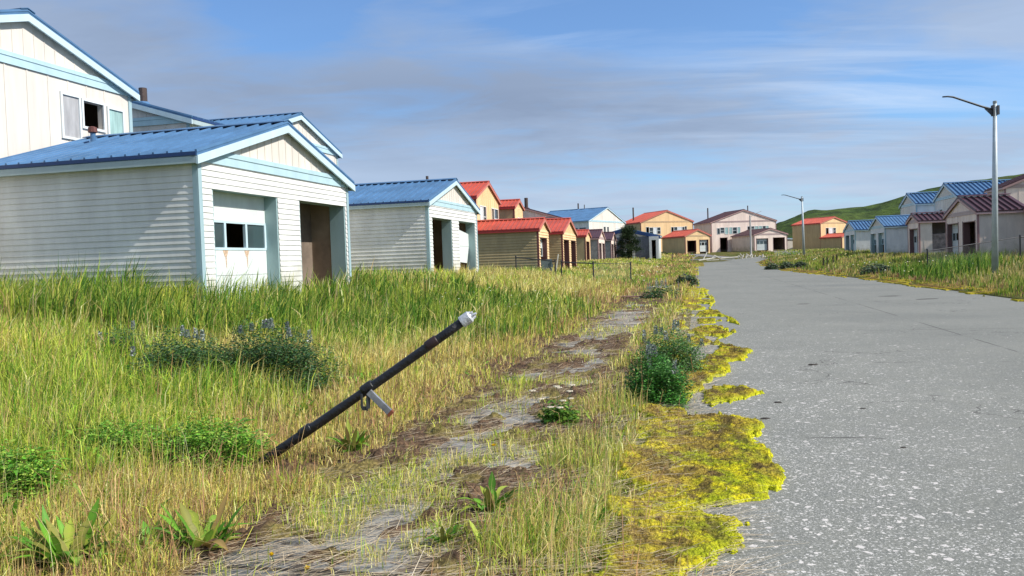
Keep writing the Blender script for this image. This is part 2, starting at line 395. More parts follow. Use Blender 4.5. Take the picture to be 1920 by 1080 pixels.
H1W = 6.85; a = rad(13.5); U = (sin(a), cos(a))
building('house', 'tall white house with blue roof and boarded upper window, rising behind the nearest garage', 'house', (-9.92-U[0]*H1W, 21.99-U[1]*H1W), 13.5, H1W, 9, 5.4, 1.0, 'blue',
    lap=False, wins=[(4.45,4.97,3.95,4.93,'ply'),(5.12,5.80,4.28,4.90,'open'),(6.0,6.5,3.95,4.85,'cyan')], group=hl)
a = rad(103); U = (sin(a), cos(a))
building('house', 'low grey gable end with blue roof and metal flue, squeezed behind the tall white house', 'house', (-10.1-U[0]*8, 26.5-U[1]*8), 103, 8, 5, 5.5, 1.0, 'blue', lap=False, group=hl,
    vents=[(6.0, .5, .55, .13, 'flue')])
a = rad(13.5); U = (sin(a), cos(a))
building('house', 'white house with blue roof, its gable peeking over the nearest garage roof', 'house', (-7.31-U[0]*W2, 35.64-U[1]*W2), 13.5, W2, 9, 5.4, 1.1, 'blue', lap=False, group=hl,
    vents=[(3.2, 5.9, .45, .05, 'dark')], wins=[(5.2,6.0,3.7,4.7,'white')])
a = rad(13); U = (sin(a), cos(a))
building('house', 'tan house with steep red roof, taller of two red gables above the left garages', 'house', (-.80-U[0]*6.6, 63.2-U[1]*6.6), 13, 6.6, 7, 5.3, .9, 'red', lap=False, group=hl, pitch=.36,
    wins=[(1.0,1.7,3.5,4.7,'white'),(1.9,2.6,3.3,4.7,'sash'),(4.3,4.9,3.3,4.7,'open'),(5.1,6.2,3.3,4.7,'sash')], band=False)
building('house', 'smaller tan red roofed gable just right of the taller red roofed house', 'house', (1.20-U[0]*3.5, 74.4-U[1]*3.5), 13, 3.5, 6, 5.4, .95, 'red', lap=True, group=hl, pitch=.36,
    wins=[(1.2,1.9,3.4,4.5,'sash'),(2.2,2.9,3.4,4.5,'white')], band=False)
a = rad(103); U = (sin(a), cos(a))
building('house', 'pinkish gable end with maroon roof and tall flue behind the red roofed garages', 'house', (5.89-U[0]*11, 97-U[1]*11), 103, 11, 6, 5.4, 1.2, 'maroon', lap=False, group=hl, vents=[(6.9,.6,1.25,.22,'flue')])
building('house', 'white house with wide blue roof and two vents above the maroon garages', 'house', (12.85,135.2), 32.6, 14, 11, 5.75, 2.2, 'blue', lap=False, group=hl, pitch=.34,
    swins=[(.5,1.7,3.9,4.7,'glass'),(2.0,3.2,3.9,4.7,'glass'),(3.5,4.7,3.9,4.7,'glass')], wins=[(5.5,6.2,3.0,4.9,'glass'),(6.8,7.4,3.0,4.9,'sash'),(10.2,12.4,3.3,4.7,'white')],
    vents=[(6.8,5.4,1.1,.12,'dark'),(6.8,4.2,.8,.07,'dark')])
building('house', 'orange house with red roof and white shuttered windows at the road end', 'house', (24.7,156.4), 70, 11.4, 8.5, 5.45, 2.9, 'red', lap=False, group='houses at the road end', pitch=.37,
    wins=[(1.15,1.75,3.0,4.5,'open'),(1.85,2.6,3.0,4.4,'sash'),(2.75,3.4,3.2,4.4,'white'),(3.5,4.2,3.2,4.4,'sash'),(6.6,7.1,3.0,4.4,'open'),(7.2,7.9,3.2,4.4,'sash'),(8.0,8.9,3.2,4.4,'white'),(9.0,9.5,3.2,4.4,'sash'),(9.6,10.0,3.3,4.5,'open')],
    vents=[(1.2,5.0,2.6,.14,'dark')])
building('garage', 'orange garage with bright red roof, one doorway dark, the other with white door', 'garage', (31.1,147.3), 70, 5.2, 8.0, 2.86, 2.37, 'red', lap=False, group='garages at the road end', pitch=.42,
    doors=[dict(u0=.45,u1=2.2,h=2.05), dict(u0=2.95,u1=4.75,h=2.15,kind='broken')])
building('house', 'long pink house with maroon roof and rows of shuttered windows, right end of the road', 'house', (38.7,159.2), 80, 13.4, 8.5, 5.4, 2.6, 'maroon', lap=False, group='houses at the road end', pitch=.33,
    doors=[dict(u0=1.75,u1=3.2,h=2.4)],
    wins=[(1.2,1.7,3.1,4.2,'glass'),(1.85,2.6,3.3,4.3,'sash'),(2.8,3.4,3.1,4.3,'cyan'),(3.7,4.2,3.1,4.3,'cyan'),(4.4,5.2,3.1,4.3,'sash'),(5.4,5.9,3.1,4.3,'cyan'),
          (7.5,8.0,3.2,4.4,'open'),(8.2,8.8,3.4,4.4,'sash'),(9.0,9.6,3.2,4.4,'cyan'),(9.8,10.4,3.2,4.4,'cyan'),(10.6,11.2,3.4,4.4,'sash'),(11.3,11.8,3.2,4.4,'cyan')],
    vents=[(2.4,7.0,2.3,.13,'flue'),(8.8,2.5,1.6,.1,'dark')])
building('garage', 'pink garage with maroon roof and white three window door before the long pink house', 'garage', (44.3,150.4), 79, 6.5, 9.0, 2.86, 2.27, 'maroon', lap=False, group='garages at the road end',
    doors=[dict(u0=.45,u1=2.7,h=2.15,kind='shut'), dict(u0=3.75,u1=6.0,h=2.25)])
gx, TX = building('garage', 'garage with shade darkened grey front under a sloping blue roof beside the dark conifer', 'garage', (12.3,125.2), 103, 10, 6, 3.0, 1.8, 'blue', lap=True, group='garages at the road end', sidecol=greyw, frontcol=mat('shaded_grey_siding', (.17,.18,.21), .7, .3, 2), pitch=.25, band=False, rakec=M('blue','edge'), raked=.45,  # shade on the front wall is put into its dark grey colour
    doors=[dict(u0=5.25,u1=6.1,h=2.4), dict(u0=8.9,u1=9.55,h=2.4)])
for u0, u1 in ((4.85, 6.45), (8.6, 9.95)):
    pt = MB(); pt.box(u0, u0+.36, -.6, -.05, -.4, 2.41); pt.box(u1-.36, u1, -.6, -.05, -.4, 2.41); pt.box(u0, u1, -.6, -.05, 2.412, 2.95)
    pt.make('portal', mat('white_portal_paint', (.72,.72,.70), .5, .1), gx, T=TX)
building('house', 'orange house with red roof in front of the green hill, right of the pink garage', 'house', (59.7,159.3), 62, 7.6, 7, 5.15, 1.98, 'red', lap=False, group='houses at the road end', pitch=.30,
    wins=[(1.5,2.2,2.9,4.2,'open'),(2.4,3.3,3.0,4.2,'white'),(3.5,4.2,3.0,4.2,'sash')])
building('garage', 'low orange garage with red roof attached to the orange house below the hill', 'garage', (61.9,154.6), 62, 4.2, 5, 2.3, 1.98, 'red', lap=False, group='garages at the road end', pitch=.30,
    doors=[dict(u0=2.1,u1=3.8,h=2.0)], band=False)
building('house', 'distant red roof just showing over the two blue roofed right garages', 'house', (80,168), 75, 16, 8, 3.2, 3.7, 'red', lap=False, group='houses at the road end', pitch=.12,
    vents=[(2.0,1,2.6,.16,'flue'),(6.3,1,2.0,.13,'flue')], interior=False)
shed, _ = building('shed', 'small steel blue shed with white roof left of the orange house below the hill', 'shed', (54.6,170.5), 85, 3.8, 5, 2.3, 2.2, 'blue', lap=False, pitch=.05, band=False)

building('garage', 'farthest of the blue roofed garages on the right of the road', 'garage', (44.6,107.1), 12, 7.4, 6, 2.86, 1.42, 'blue', side=-1, ribs=.40, ribh=.12, lap=True, doors=D2('shut','open'), group=gr)
building('garage', 'blue roofed garage on the right with two half lowered doors, beside the maroon roofs', 'garage', (37.57,83), 12, W2, 6, 2.86, 1.06, 'blue', side=-1, doors=D2('half','half'), group=gr)
building('garage', 'maroon roofed garage on the right with a hole torn in its side wall', 'garage', (33.68,68.2), 12.5, 3.6, 6.5, 2.86, .99, 'maroon', side=-1, ribs=.40, ribh=.12, lap=False, doors=[dict(u0=.45,u1=2.95,h=2.3,kind='broken')], group=gr,
    open_side=(1.0, 4.2, .35, 2.80), interior=True)
g_torn, T3 = _LAST
building('garage', 'big maroon roofed garage behind the near lamp post with two dark doorways', 'garage', (29.87,52.9), 12.5, W2, 2.9, 2.86, .95, 'maroon', side=-1, ribs=.40, ribh=.12, lap=False, doors=D2('open','broken'), group=gr)
a = rad(12.5); U = (sin(a), cos(a)); V = (cos(a), -sin(a))
building('garage', 'maroon roofed garage cut off by the right edge of the photo', 'garage', (29.87+2.75*V[0]-6.9*U[0], 52.9+2.75*V[1]-6.9*U[1]), 12.5, W2, 6, 2.86, .95, 'maroon', side=-1, ribs=.40, ribh=.12, lap=False, doors=D2(), group=gr)
building('house', 'grey white house with blue roof, lower of the two blue roofed houses on the right', 'house', (43.5,88.6), 12, 6.6, 8, 5.2, 1.2, 'blue', side=-1, ribs=.40, ribh=.12, lap=False, group=hr, pitch=.36, 
    wins=[(1.0,1.5,3.2,4.3,'white'),(1.6,2.2,3.2,4.3,'open'),(4.1,4.6,3.1,4.2,'open'),(5.0,5.6,3.1,4.2,'white'),(5.8,6.2,3.1,4.2,'white')])
building('house', 'grey white house with blue roof, higher of the two blue roofed houses on the right', 'house', (40.8,75.5), 12.5, 7.1, 8, 5.2, 1.1, 'blue', side=-1, ribs=.40, ribh=.12, lap=False, group=hr, pitch=.36, 
    wins=[(.5,1.2,2.7,4.2,'white'),(1.6,2.4,2.7,4.2,'open'),(4.6,5.3,2.7,4.2,'open'),(5.6,6.3,2.7,4.2,'white')])
building('house', 'maroon roofed pink house rising behind the near lamp post at the right edge', 'house', (39,65.2), 102.5, 9, 4, 5.2, 1.0, 'maroon', lap=False, group=hr, pitch=.40, 
    swins=[(.9,1.7,3.4,4.6,'open')])
# white infill board and cloth in the torn wall, plywood in garage 2 doorway, sheet near garage 3
def bake(T, root, pts): return [tuple(np.array(T(*p)) + np.array(root.location)) for p in pts]
def panel(name, label, cat, T, root, p, m):
    mb = MB(); w = bake(T, root, p); c = np.mean(w, axis=0); c[2] = min(q[2] for q in w)
    mb.hexa([tuple(np.array(q)-c) for q in w]); o = mb.make(name, m); o.location = c; return tag(o, label, cat)
panel('plywood_sheet', 'orange brown plywood sheet leaning inside the open doorway of the second blue roofed garage', 'plywood', T2, g2,
      [(.55,.2,-.03),(2.6,.5,-.03),(2.6,.53,-.03),(.55,.23,-.03),(.55,.35,.95),(1.25,.5,.85),(1.25,.53,.85),(.55,.38,.95)], mat('raw_plywood', (.45,.24,.12), .8, .3, 3, streak=3))
panel('drywall_sheet', 'tall brown board panel filling most of the open doorway of the nearest garage', 'drywall', T1, g1,
      [(4.72,1.0,0),(6.45,1.0,0),(6.45,1.03,0),(4.72,1.03,0),(4.62,1.0,2.6),(6.45,1.0,2.6),(6.45,1.03,2.6),(4.62,1.03,2.6)], mat('torn_drywall', (.22,.17,.13), .9, .4, 1.5))

panel('insulation_board', 'mottled grey brown board closing the lower half of the torn wall under the maroon roof', 'board', T3, g_torn,
      [(.05,1.02,.3),(.05,3.0,.3),(.09,3.0,.3),(.09,1.02,.3),(.05,1.02,1.75),(.05,3.0,1.85),(.09,3.0,1.85),(.09,1.02,1.75)], mat('mottled_board', (.30,.25,.23), .9, .7, 2.5))
panel('insulation_board', 'slate grey board at the right of the torn wall under the maroon roof', 'board', T3, g_torn,
      [(.05,3.02,.3),(.05,4.2,.3),(.09,4.2,.3),(.09,3.02,.3),(.05,3.02,1.95),(.05,4.2,1.95),(.09,4.2,1.95),(.09,3.02,1.95)], mat('slate_board', (.17,.16,.18), .9, .4, 2.5))
# ------------------------------------------------------------------ ground, road, walk, hill
us = np.concatenate([-np.geomspace(12, 2500, 34)[::-1], np.linspace(-11.8, -3.5, 60), np.linspace(-3.4, 0, 70)[:-1], [-.001, .03], np.linspace(.3, RW-.3, 6), [RW-.03, RW+.001], np.linspace(RW+.06, RW+10, 50), RW+np.geomspace(10.5, 2500, 34)])
ys = np.concatenate([[-400, -100, -30, -8, 0], np.linspace(1, 30, 190), np.linspace(30.5, 130, 140), np.geomspace(132, 4000, 60)])
Ug, Yg = np.meshgrid(us, ys); Ug0 = Ug; Ug = Ug+(RWf(Yg)-RW)*np.clip(Ug/RW, 0, 1); Xg = Ug+RX+RS*np.clip(Yg, -400, 400)
Zg = ter(Xg, np.clip(Yg, -50, 900)); inside = (Ug > .0) & (Ug0 < RW) & (Yg < 126)
veg = np.clip(np.maximum(-Ug-2.6, Ug0-RW-.2), 0, 1)
Zg = Zg + veg*(fbm(Xg*.7, Yg*.7, 4, 5)-.5)*.14 + np.clip(-Ug, 0, .2)*0 - .06*inside
sw = (Ug > -2.45) & (Ug < -1.0) & (Yg < 45)
Zg = np.where(sw, Zg-.02, Zg)
n0, n1 = Xg.shape; idx = np.arange(n0*n1).reshape(n0, n1)
F = np.stack([idx[:-1,:-1], idx[:-1,1:], idx[1:,1:], idx[1:,:-1]], -1).reshape(-1, 4)
m, nt, b = nodes('weedy_soil'); N = nt.nodes; L = nt.links
tc = N.new('ShaderNodeTexCoord'); nz = N.new('ShaderNodeTexNoise'); nz.inputs['Scale'].default_value = .55; nz.inputs['Detail'].default_value = 12; nz.inputs['Roughness'].default_value = .75
L.new(tc.outputs['Object'], nz.inputs['Vector']); cr = N.new('ShaderNodeValToRGB'); L.new(nz.outputs['Fac'], cr.inputs[0])
e = cr.color_ramp; e.elements[0].position = .3; e.elements[0].color = (.03,.032,.010,1); e.elements[1].position = .7; e.elements[1].color = (.17,.13,.05,1)
x = e.elements.new(.42); x.color = (.06,.075,.016,1); x = e.elements.new(.52); x.color = (.11,.11,.028,1); x = e.elements.new(.6); x.color = (.15,.10,.045,1)
n2 = N.new('ShaderNodeTexNoise'); n2.inputs['Scale'].default_value = 30; n2.inputs['Detail'].default_value = 6; L.new(tc.outputs['Object'], n2.inputs['Vector'])
mr = N.new('ShaderNodeMapRange'); mr.inputs[1].default_value = .3; mr.inputs[2].default_value = .7; mr.inputs[3].default_value = .45; mr.inputs[4].default_value = 1.5; L.new(n2.outputs['Fac'], mr.inputs[0])
vm = N.new('ShaderNodeVectorMath'); vm.operation = 'SCALE'; L.new(cr.outputs[0], vm.inputs[0]); L.new(mr.outputs[0], vm.inputs['Scale']); L.new(vm.outputs[0], b.inputs['Base Color'])
bp = N.new('ShaderNodeBump'); bp.inputs['Distance'].default_value = .05; L.new(n2.outputs['Fac'], bp.inputs['Height']); L.new(bp.outputs[0], b.inputs['Normal'])
b.inputs['Roughness'].default_value = .95; b.inputs['Specular IOR Level'].default_value = .1
g = npmesh('ground', np.stack([Xg, Yg, Zg], -1).reshape(-1, 3), F, m, smooth=True); tag(g, 'weedy ground and verges', kind='structure')

# road
ru = np.linspace(-.25, RW+.1, 24); ry = np.concatenate([np.linspace(-12, 60, 40), np.linspace(62, 128, 60)])
Ur, Yr = np.meshgrid(ru, ry); bend = np.clip(Yr-112, 0, None)**2*.02
# the left end stops at the debris, the far end swings right
Ur2 = np.where(Yr > 112, Ur+np.clip(3.4*(Yr-112)/4, 0, 3.6)*(1-Ur/RW)+bend, Ur)
Xr = Ur2+(RWf(Yr)-RW)*np.clip(Ur2/RW, 0, 1)+RX+RS*Yr; Zr = np.interp(Yr, *ZR)+.004
idx = np.arange(Xr.size).reshape(Xr.shape); F = np.stack([idx[:-1,:-1], idx[:-1,1:], idx[1:,1:], idx[1:,:-1]], -1).reshape(-1, 4)
Zr = Zr + np.where(Yr > 126, .02, 0) + np.where(Ur2 > RW, np.clip(ter(Xr, Yr)-Zr+.03, 0, 9), 0)*(Yr > 112)
m, nt, b = nodes('old_concrete_road'); N = nt.nodes; L = nt.links
tc = N.new('ShaderNodeTexCoord'); sp = N.new('ShaderNodeSeparateXYZ'); L.new(tc.outputs['Object'], sp.inputs[0])
def math_(op, a, b_=None, c=None, clamp=False):
    n = N.new('ShaderNodeMath'); n.operation = op; n.use_clamp = clamp
    for i, v in enumerate((a, b_, c)):
        if v is None: continue
        if isinstance(v, (int, float)): n.inputs[i].default_value = v
        else: L.new(v, n.inputs[i])
    return n.outputs[0]
def noise_(s, d=6, r=.6, vec=None, w=None):
    n = N.new('ShaderNodeTexNoise'); n.inputs['Scale'].default_value = s; n.inputs['Detail'].default_value = d; n.inputs['Roughness'].default_value = r
    L.new(vec or tc.outputs['Object'], n.inputs['Vector']); return n.outputs['Fac']
def rng_(v, a0, a1, b0, b1):
    n = N.new('ShaderNodeMapRange')
    L.new(v, n.inputs[0])
    for i, q in enumerate((a0, a1, b0, b1)): n.inputs[i+1].default_value = q
    return n.outputs[0]
def mixc(f, a, b_):
    n = N.new('ShaderNodeMix'); n.data_type = 'RGBA'
    if isinstance(f, (int, float)): n.inputs[0].default_value = f
    else: L.new(f, n.inputs[0])
    for i, v in ((6, a), (7, b_)):
        if isinstance(v, tuple): n.inputs[i].default_value = (*v, 1)
        else: L.new(v, n.inputs[i])
    return n.outputs[2]
uu = math_('ADD', math_('MULTIPLY_ADD', sp.outputs['Y'], -RS, sp.outputs['X']), -RX)
big = noise_(.35, 5, .6); fine = noise_(55, 4, .7); med = noise_(4, 6, .65)
c = mixc(rng_(big, .35, .65, 0, 1), (.170,.173,.152), (.220,.220,.192))
c = mixc(rng_(med, .4, .62, 0, .45), c, (.155,.16,.15))
c = mixc(rng_(fine, .45, .66, 0, .65), c, (.35,.345,.31))
c = mixc(rng_(noise_(75, 3, .7), .5, .66, 0, .7), c, (.11,.115,.11))
# lichen specks
dens = math_('MULTIPLY', rng_(uu, .2, 5.0, 1, .10), rng_(sp.outputs['Y'], 6, 20, 1, .12))
dens = math_('MULTIPLY', dens, rng_(noise_(1.1, 4, .6), .35, .6, .35, 1.25))
for sc_, th, cc in ((13, .26, (.60,.56,.53)), (24, .30, (.66,.62,.58)), (50, .36, (.58,.56,.53)), (95, .42, (.50,.49,.46))):
    vo = N.new('ShaderNodeTexVoronoi'); vo.inputs['Scale'].default_value = sc_
    ds = N.new('ShaderNodeVectorMath'); ds.operation = 'ADD'
    nn = N.new('ShaderNodeTexNoise'); nn.inputs['Scale'].default_value = sc_*1.3; L.new(tc.outputs['Object'], nn.inputs['Vector'])
    sv = N.new('ShaderNodeVectorMath'); sv.operation = 'SCALE'; sv.inputs['Scale'].default_value = 1.2/sc_; L.new(nn.outputs['Color'], sv.inputs[0])
    L.new(tc.outputs['Object'], ds.inputs[0]); L.new(sv.outputs[0], ds.inputs[1]); L.new(ds.outputs[0], vo.inputs['Vector'])
    sr = N.new('ShaderNodeSeparateColor'); L.new(vo.outputs['Color'], sr.inputs[0])
    on = math_('LESS_THAN', sr.outputs[0], math_('MULTIPLY', dens, .60))
    rr = math_('LESS_THAN', vo.outputs['Distance'], math_('MULTIPLY', sr.outputs[1], th*1.25))
    c = mixc(math_('MULTIPLY', math_('MULTIPLY', on, rr), .9), c, cc)
# dark stains along the left edge
c = mixc(rng_(math_('ADD', noise_(1.6, 7, .7), math_('MULTIPLY', uu, -.22)), .42, .62, 0, .55), c, (.13,.125,.10))
# branching cracks and darker worn patches
vc = N.new('ShaderNodeTexVoronoi'); vc.feature = 'DISTANCE_TO_EDGE'; vc.inputs['Scale'].default_value = .42
dn = N.new('ShaderNodeTexNoise'); dn.inputs['Scale'].default_value = 1.6; dn.inputs['Detail'].default_value = 6; L.new(tc.outputs['Object'], dn.inputs['Vector'])
ad = N.new('ShaderNodeVectorMath'); ad.operation = 'ADD'; L.new(tc.outputs['Object'], ad.inputs[0]); L.new(dn.outputs['Color'], ad.inputs[1]); L.new(ad.outputs[0], vc.inputs['Vector'])
ck = math_('LESS_THAN', vc.outputs['Distance'], .0045)
c = mixc(math_('MULTIPLY', ck, rng_(noise_(.30, 4, .6), .50, .58, 0, .75)), c, (.07,.065,.06))
c = mixc(rng_(noise_(.16, 5, .6), .52, .66, 0, .35), c, (.14,.145,.135))
# joint and cracks
jl = math_('LESS_THAN', math_('ABSOLUTE', math_('SUBTRACT', uu, 4.95)), .014)
c = mixc(math_('MULTIPLY', jl, rng_(noise_(.45, 3, .6), .42, .52, .12, .9)), c, (.05,.045,.04))
wob = math_('MULTIPLY', noise_(1.5, 4, .6), .25)
yy = math_('MULTIPLY_ADD', sp.outputs['X'], RS, sp.outputs['Y'])
md = math_('ABSOLUTE', math_('SUBTRACT', math_('FRACT', math_('DIVIDE', math_('ADD', yy, wob), 5.2)), .5))
cj = math_('LESS_THAN', md, .0035)
c = mixc(math_('MULTIPLY', cj, rng_(noise_(.8, 3, .6), .48, .56, .0, .8)), c, (.06,.055,.05))
L.new(c, b.inputs['Base Color']); b.inputs['Roughness'].default_value = .85; b.inputs['Specular IOR Level'].default_value = .25
bp = N.new('ShaderNodeBump'); bp.inputs['Strength'].default_value = .5; bp.inputs['Distance'].default_value = .012; L.new(fine, bp.inputs['Height']); L.new(bp.outputs[0], b.inputs['Normal'])
o = npmesh('road', np.stack([Xr, Yr, Zr], -1).reshape(-1, 3), F, m, smooth=True); tag(o, 'cracked grey concrete road', kind='structure')

# sidewalk
m, nt, b = nodes('grey_walk_concrete'); N = nt.nodes; L = nt.links
tc = N.new('ShaderNodeTexCoord'); sp = N.new('ShaderNodeSeparateXYZ'); L.new(tc.outputs['Object'], sp.inputs[0])
c = mixc(rng_(noise_(1.3, 8, .7), .35, .65, 0, 1), (.13,.135,.13), (.30,.30,.29))
c = mixc(rng_(noise_(22, 5, .7), .5, .66, 0, .8), c, (.34,.33,.31))
c = mixc(rng_(noise_(3.2, 8, .75), .47, .57, 0, .9), c, (.07,.05,.035))
yy = math_('MULTIPLY_ADD', sp.outputs['X'], RS, sp.outputs['Y'])
md = math_('ABSOLUTE', math_('SUBTRACT', math_('FRACT', math_('DIVIDE', yy, 1.55)), .5))
c = mixc(math_('LESS_THAN', md, .016), c, (.03,.024,.018))
L.new(c, b.inputs['Base Color']); b.inputs['Roughness'].default_value = .9
bp = N.new('ShaderNodeBump'); bp.inputs['Distance'].default_value = .01; L.new(noise_(35, 5, .7), bp.inputs['Height']); L.new(bp.outputs[0], b.inputs['Normal'])
ry = np.linspace(0, 44, 150); Uw, Yw = np.meshgrid(np.array([-2.4,-2.38,-1.9,-1.5,-1.07,-1.05]), ry); Xw = Uw+RX+RS*Yw
Zw = np.broadcast_to((ter(Xw, Yw).max(axis=1)+.012)[:,None], Uw.shape) + np.where((Uw == -2.4) | (Uw == -1.05), -.1, 0)
idx = np.arange(Xw.size).reshape(Xw.shape); F = np.stack([idx[:-1,:-1], idx[:-1,1:], idx[1:,1:], idx[1:,:-1]], -1).reshape(-1, 4)
o = npmesh('sidewalk', np.stack([Xw, Yw, Zw], -1).reshape(-1, 3), F, m); tag(o, 'half buried concrete sidewalk', kind='structure')
WALKZ = lambda Y: ter(-1.05+RX+RS*Y, Y)*0 + np.interp(Y, ry, Zw[:,2])

# driveways at the road end
def strip(name, label, pts, w0, w1, m):
    n = 14; P0, P1 = np.array(pts[0]), np.array(pts[1]); d = (P1-P0)/np.linalg.norm(P1-P0); nn = np.array([-d[1], d[0]])
    V = []
    for i in range(n+1):
        t = i/n; c_ = P0+(P1-P0)*t; w = w0+(w1-w0)*t
        for k in (-.5, -.2, .2, .5):
            q = c_+nn*w*k; V.append((q[0], q[1], terf(q[0], q[1])+.06))
    F = [[i*4+k, i*4+k+1, i*4+k+5, i*4+k+4] for i in range(n) for k in range(3)]
    o = npmesh(name, np.array(V), np.array(F), m); return tag(o, label, kind='structure')
dm = mat('driveway_gravel', (.21,.205,.20), .9, .35, 2)
strip('driveway', 'grey driveway to the orange garage', [(34.5,128), (32.6,146)], 1.8, 3.0, dm)
strip('driveway', 'grey driveway to the pink garage', [(43,127), (49.3,150)], 4.5, 3.2, dm)

# hill
hx = np.linspace(60, 520, 150); hy = np.concatenate([np.linspace(240, 420, 70), np.linspace(428, 620, 20)])
HX, HY = np.meshgrid(hx, hy)
ang = HX/np.maximum(HY, 1)
cre = np.interp(ang, [.18,.24,.30,.319,.331,.341,.355,.362,.375,.402,.43,.454,.471,.506,.516,.54,.62,.8], [-3,-3,1,15.5,16.8,18.4,20.2,21.4,21.2,21.6,22.2,23.4,25.2,28.6,29.6,32,35,40])
front = np.clip((HY-250)/140, 0, 1); front = front*front*(3-2*front)
HZ = cre*front*np.where(HY < 400, 1, 1-np.clip((HY-400)/500, 0, .4)) + (fbm(HX*.022, HY*.022, 5, 3)-.5)*14*front*(1-.85*np.clip((HY-330)/60, 0, 1)) + (fbm(HX*.1, HY*.1, 4, 9)-.5)*1.6*front
idx = np.arange(HX.size).reshape(HX.shape); F = np.stack([idx[:-1,:-1], idx[:-1,1:], idx[1:,1:], idx[1:,:-1]], -1).reshape(-1, 4)
m, nt, b = nodes('hill_grass'); N = nt.nodes; L = nt.links; tc = N.new('ShaderNodeTexCoord')
c = mixc(rng_(noise_(.02, 7, .65), .4, .6, 0, 1), (.035,.075,.018), (.085,.125,.028)); c = mixc(rng_(noise_(.10, 9, .78), .46, .58, 0, .9), c, (.020,.034,.013)); c = mixc(rng_(noise_(.05, 8, .75), .56, .66, 0, .6), c, (.14,.12,.05))
bp = N.new('ShaderNodeBump'); bp.inputs['Distance'].default_value = 2.5; L.new(noise_(.09, 9, .7), bp.inputs['Height']); L.new(bp.outputs[0], b.inputs['Normal'])
L.new(c, b.inputs['Base Color']); b.inputs['Roughness'].default_value = .95; b.inputs['Specular IOR Level'].default_value = .1
o = npmesh('hill', np.stack([HX, HY, HZ], -1).reshape(-1, 3), F, m, smooth=True); tag(o, 'green hill', kind='structure')

# ------------------------------------------------------------------ grass
def infoot(X, Y, pad=.1):
    r = np.zeros(X.shape, bool)
    for px, py, U, V, W, L_ in FOOT:
        u = (X-px)*U[0]+(Y-py)*U[1]; v = (X-px)*V[0]+(Y-py)*V[1]
        r |= (u > -pad) & (u < W+pad) & (v > -pad) & (v < L_+pad)
    return r
def blades(name, label, X, Y, Z, h, w, C, lean=.35, m=None, parent=None, kind='stuff', bend=1.0, loc=None, stems=False, la=None):
    n = len(X); az = rng.uniform(0, 2*np.pi, n); la = rng.uniform(0, 2*np.pi, n) if la is None else la+rng.normal(0, .6, n); ln = np.abs(rng.normal(0, lean, n))
    wd = np.stack([np.cos(az), np.sin(az)], 1)*w[:,None]/2
    ld = np.stack([np.cos(la), np.sin(la)], 1)*(ln*h)[:,None] + np.array([.10, .02])*h[:,None]   # light prevailing lean
    V = np.zeros((n, 5, 3)); B = np.stack([X, Y], 1)
    V[:,0,:2] = B-wd; V[:,1,:2] = B+wd; V[:,0,2] = V[:,1,2] = Z-.02
    kn = rng.uniform(.12, .5, n)[:,None]; V[:,2,:2] = B+ld*kn-wd*.8; V[:,3,:2] = B+ld*kn+wd*.8; V[:,2,2] = V[:,3,2] = Z+h*.58
    V[:,4,:2] = B+ld*bend; V[:,4,2] = Z+h*np.clip(1-ln*.38, .35, 1)
    i = np.arange(n)*5
    F4 = np.stack([i, i+1, i+3, i+2], 1); F3 = np.stack([i+2, i+3, i+4], 1)
    CC = np.repeat(C, 5, axis=0).reshape(n, 5, 3)
    o = npmesh(name, V.reshape(-1, 3), [F4, F3], m or vegmat('grass_blade', .3), CC.reshape(-1, 3), parent, loc=loc)
    if kind: tag(o, label, 'grass', kind=kind)
    return o
P_TALL = np.array([(.055,.155,.014),(.095,.22,.020),(.19,.32,.032),(.050,.125,.022),(.34,.41,.07)])
P_MID = np.array([(.29,.38,.04),(.40,.45,.06),(.17,.30,.03),(.50,.49,.09),(.33,.38,.05)])
P_DRY = np.array([(.60,.50,.20),(.52,.43,.14),(.68,.60,.30),(.42,.31,.12),(.46,.43,.12)])
P_RED = np.array([(.38,.21,.11),(.30,.17,.10),(.45,.31,.16)])
P_GOLD = np.array([(.62,.47,.15),(.55,.42,.12),(.70,.57,.24)])
def pick(P, n): return np.clip(P[rng.integers(0, len(P), n)]*rng.uniform(.65, 1.45, (n, 1)), 0, .85)
CLEAR = [(-2.75,9.45,.75,.55),(-3.95,9.4,.6,.55),(-5.0,10.6,.35,.4),(1.50,8.7,.36,.4),(2.12,11.2,.46,.5),(5.4,29.8,.8,.7),
         (-2.45,6.2,.42,.34),(-3.15,6.2,.40,.34),(-3.3,5.15,.3,.3),(-1.75,4.4,.17,.2),(-2.35,4.15,.17,.2),(-2.75,4.0,.14,.16),(-1.36,6.65,.14,.15),(-.17,4.9,.12,.14),(-.42,4.4,.1,.1),(.4,7.5,.3,.3),
         (21.4,35.8,.9,1.6),(23.7,74.4,1.1,1.4),(24.5,72.6,1.1,1.4),(25.3,71.4,1,1.4),(22.3,49.7,1.1,1.3),(-1.55,6.0,.75,.22),(28.5,114.5,4.5,4),(4.7,29.9,1.3,.7)]
def sample(n, y0, y1, tmax=.74):
    Y = np.exp(rng.uniform(np.log(y0), np.log(y1), n)); X = Y*rng.uniform(-tmax, tmax, n); return X, Y
def clearing(X, Y):
    r = np.zeros(X.shape)
    for cx_, cy_, rx_, ry_ in CLEAR: r = np.maximum(r, 1.3-np.hypot((X-cx_)/rx_, (Y-cy_)/ry_))
    return np.clip(r, 0, 1)
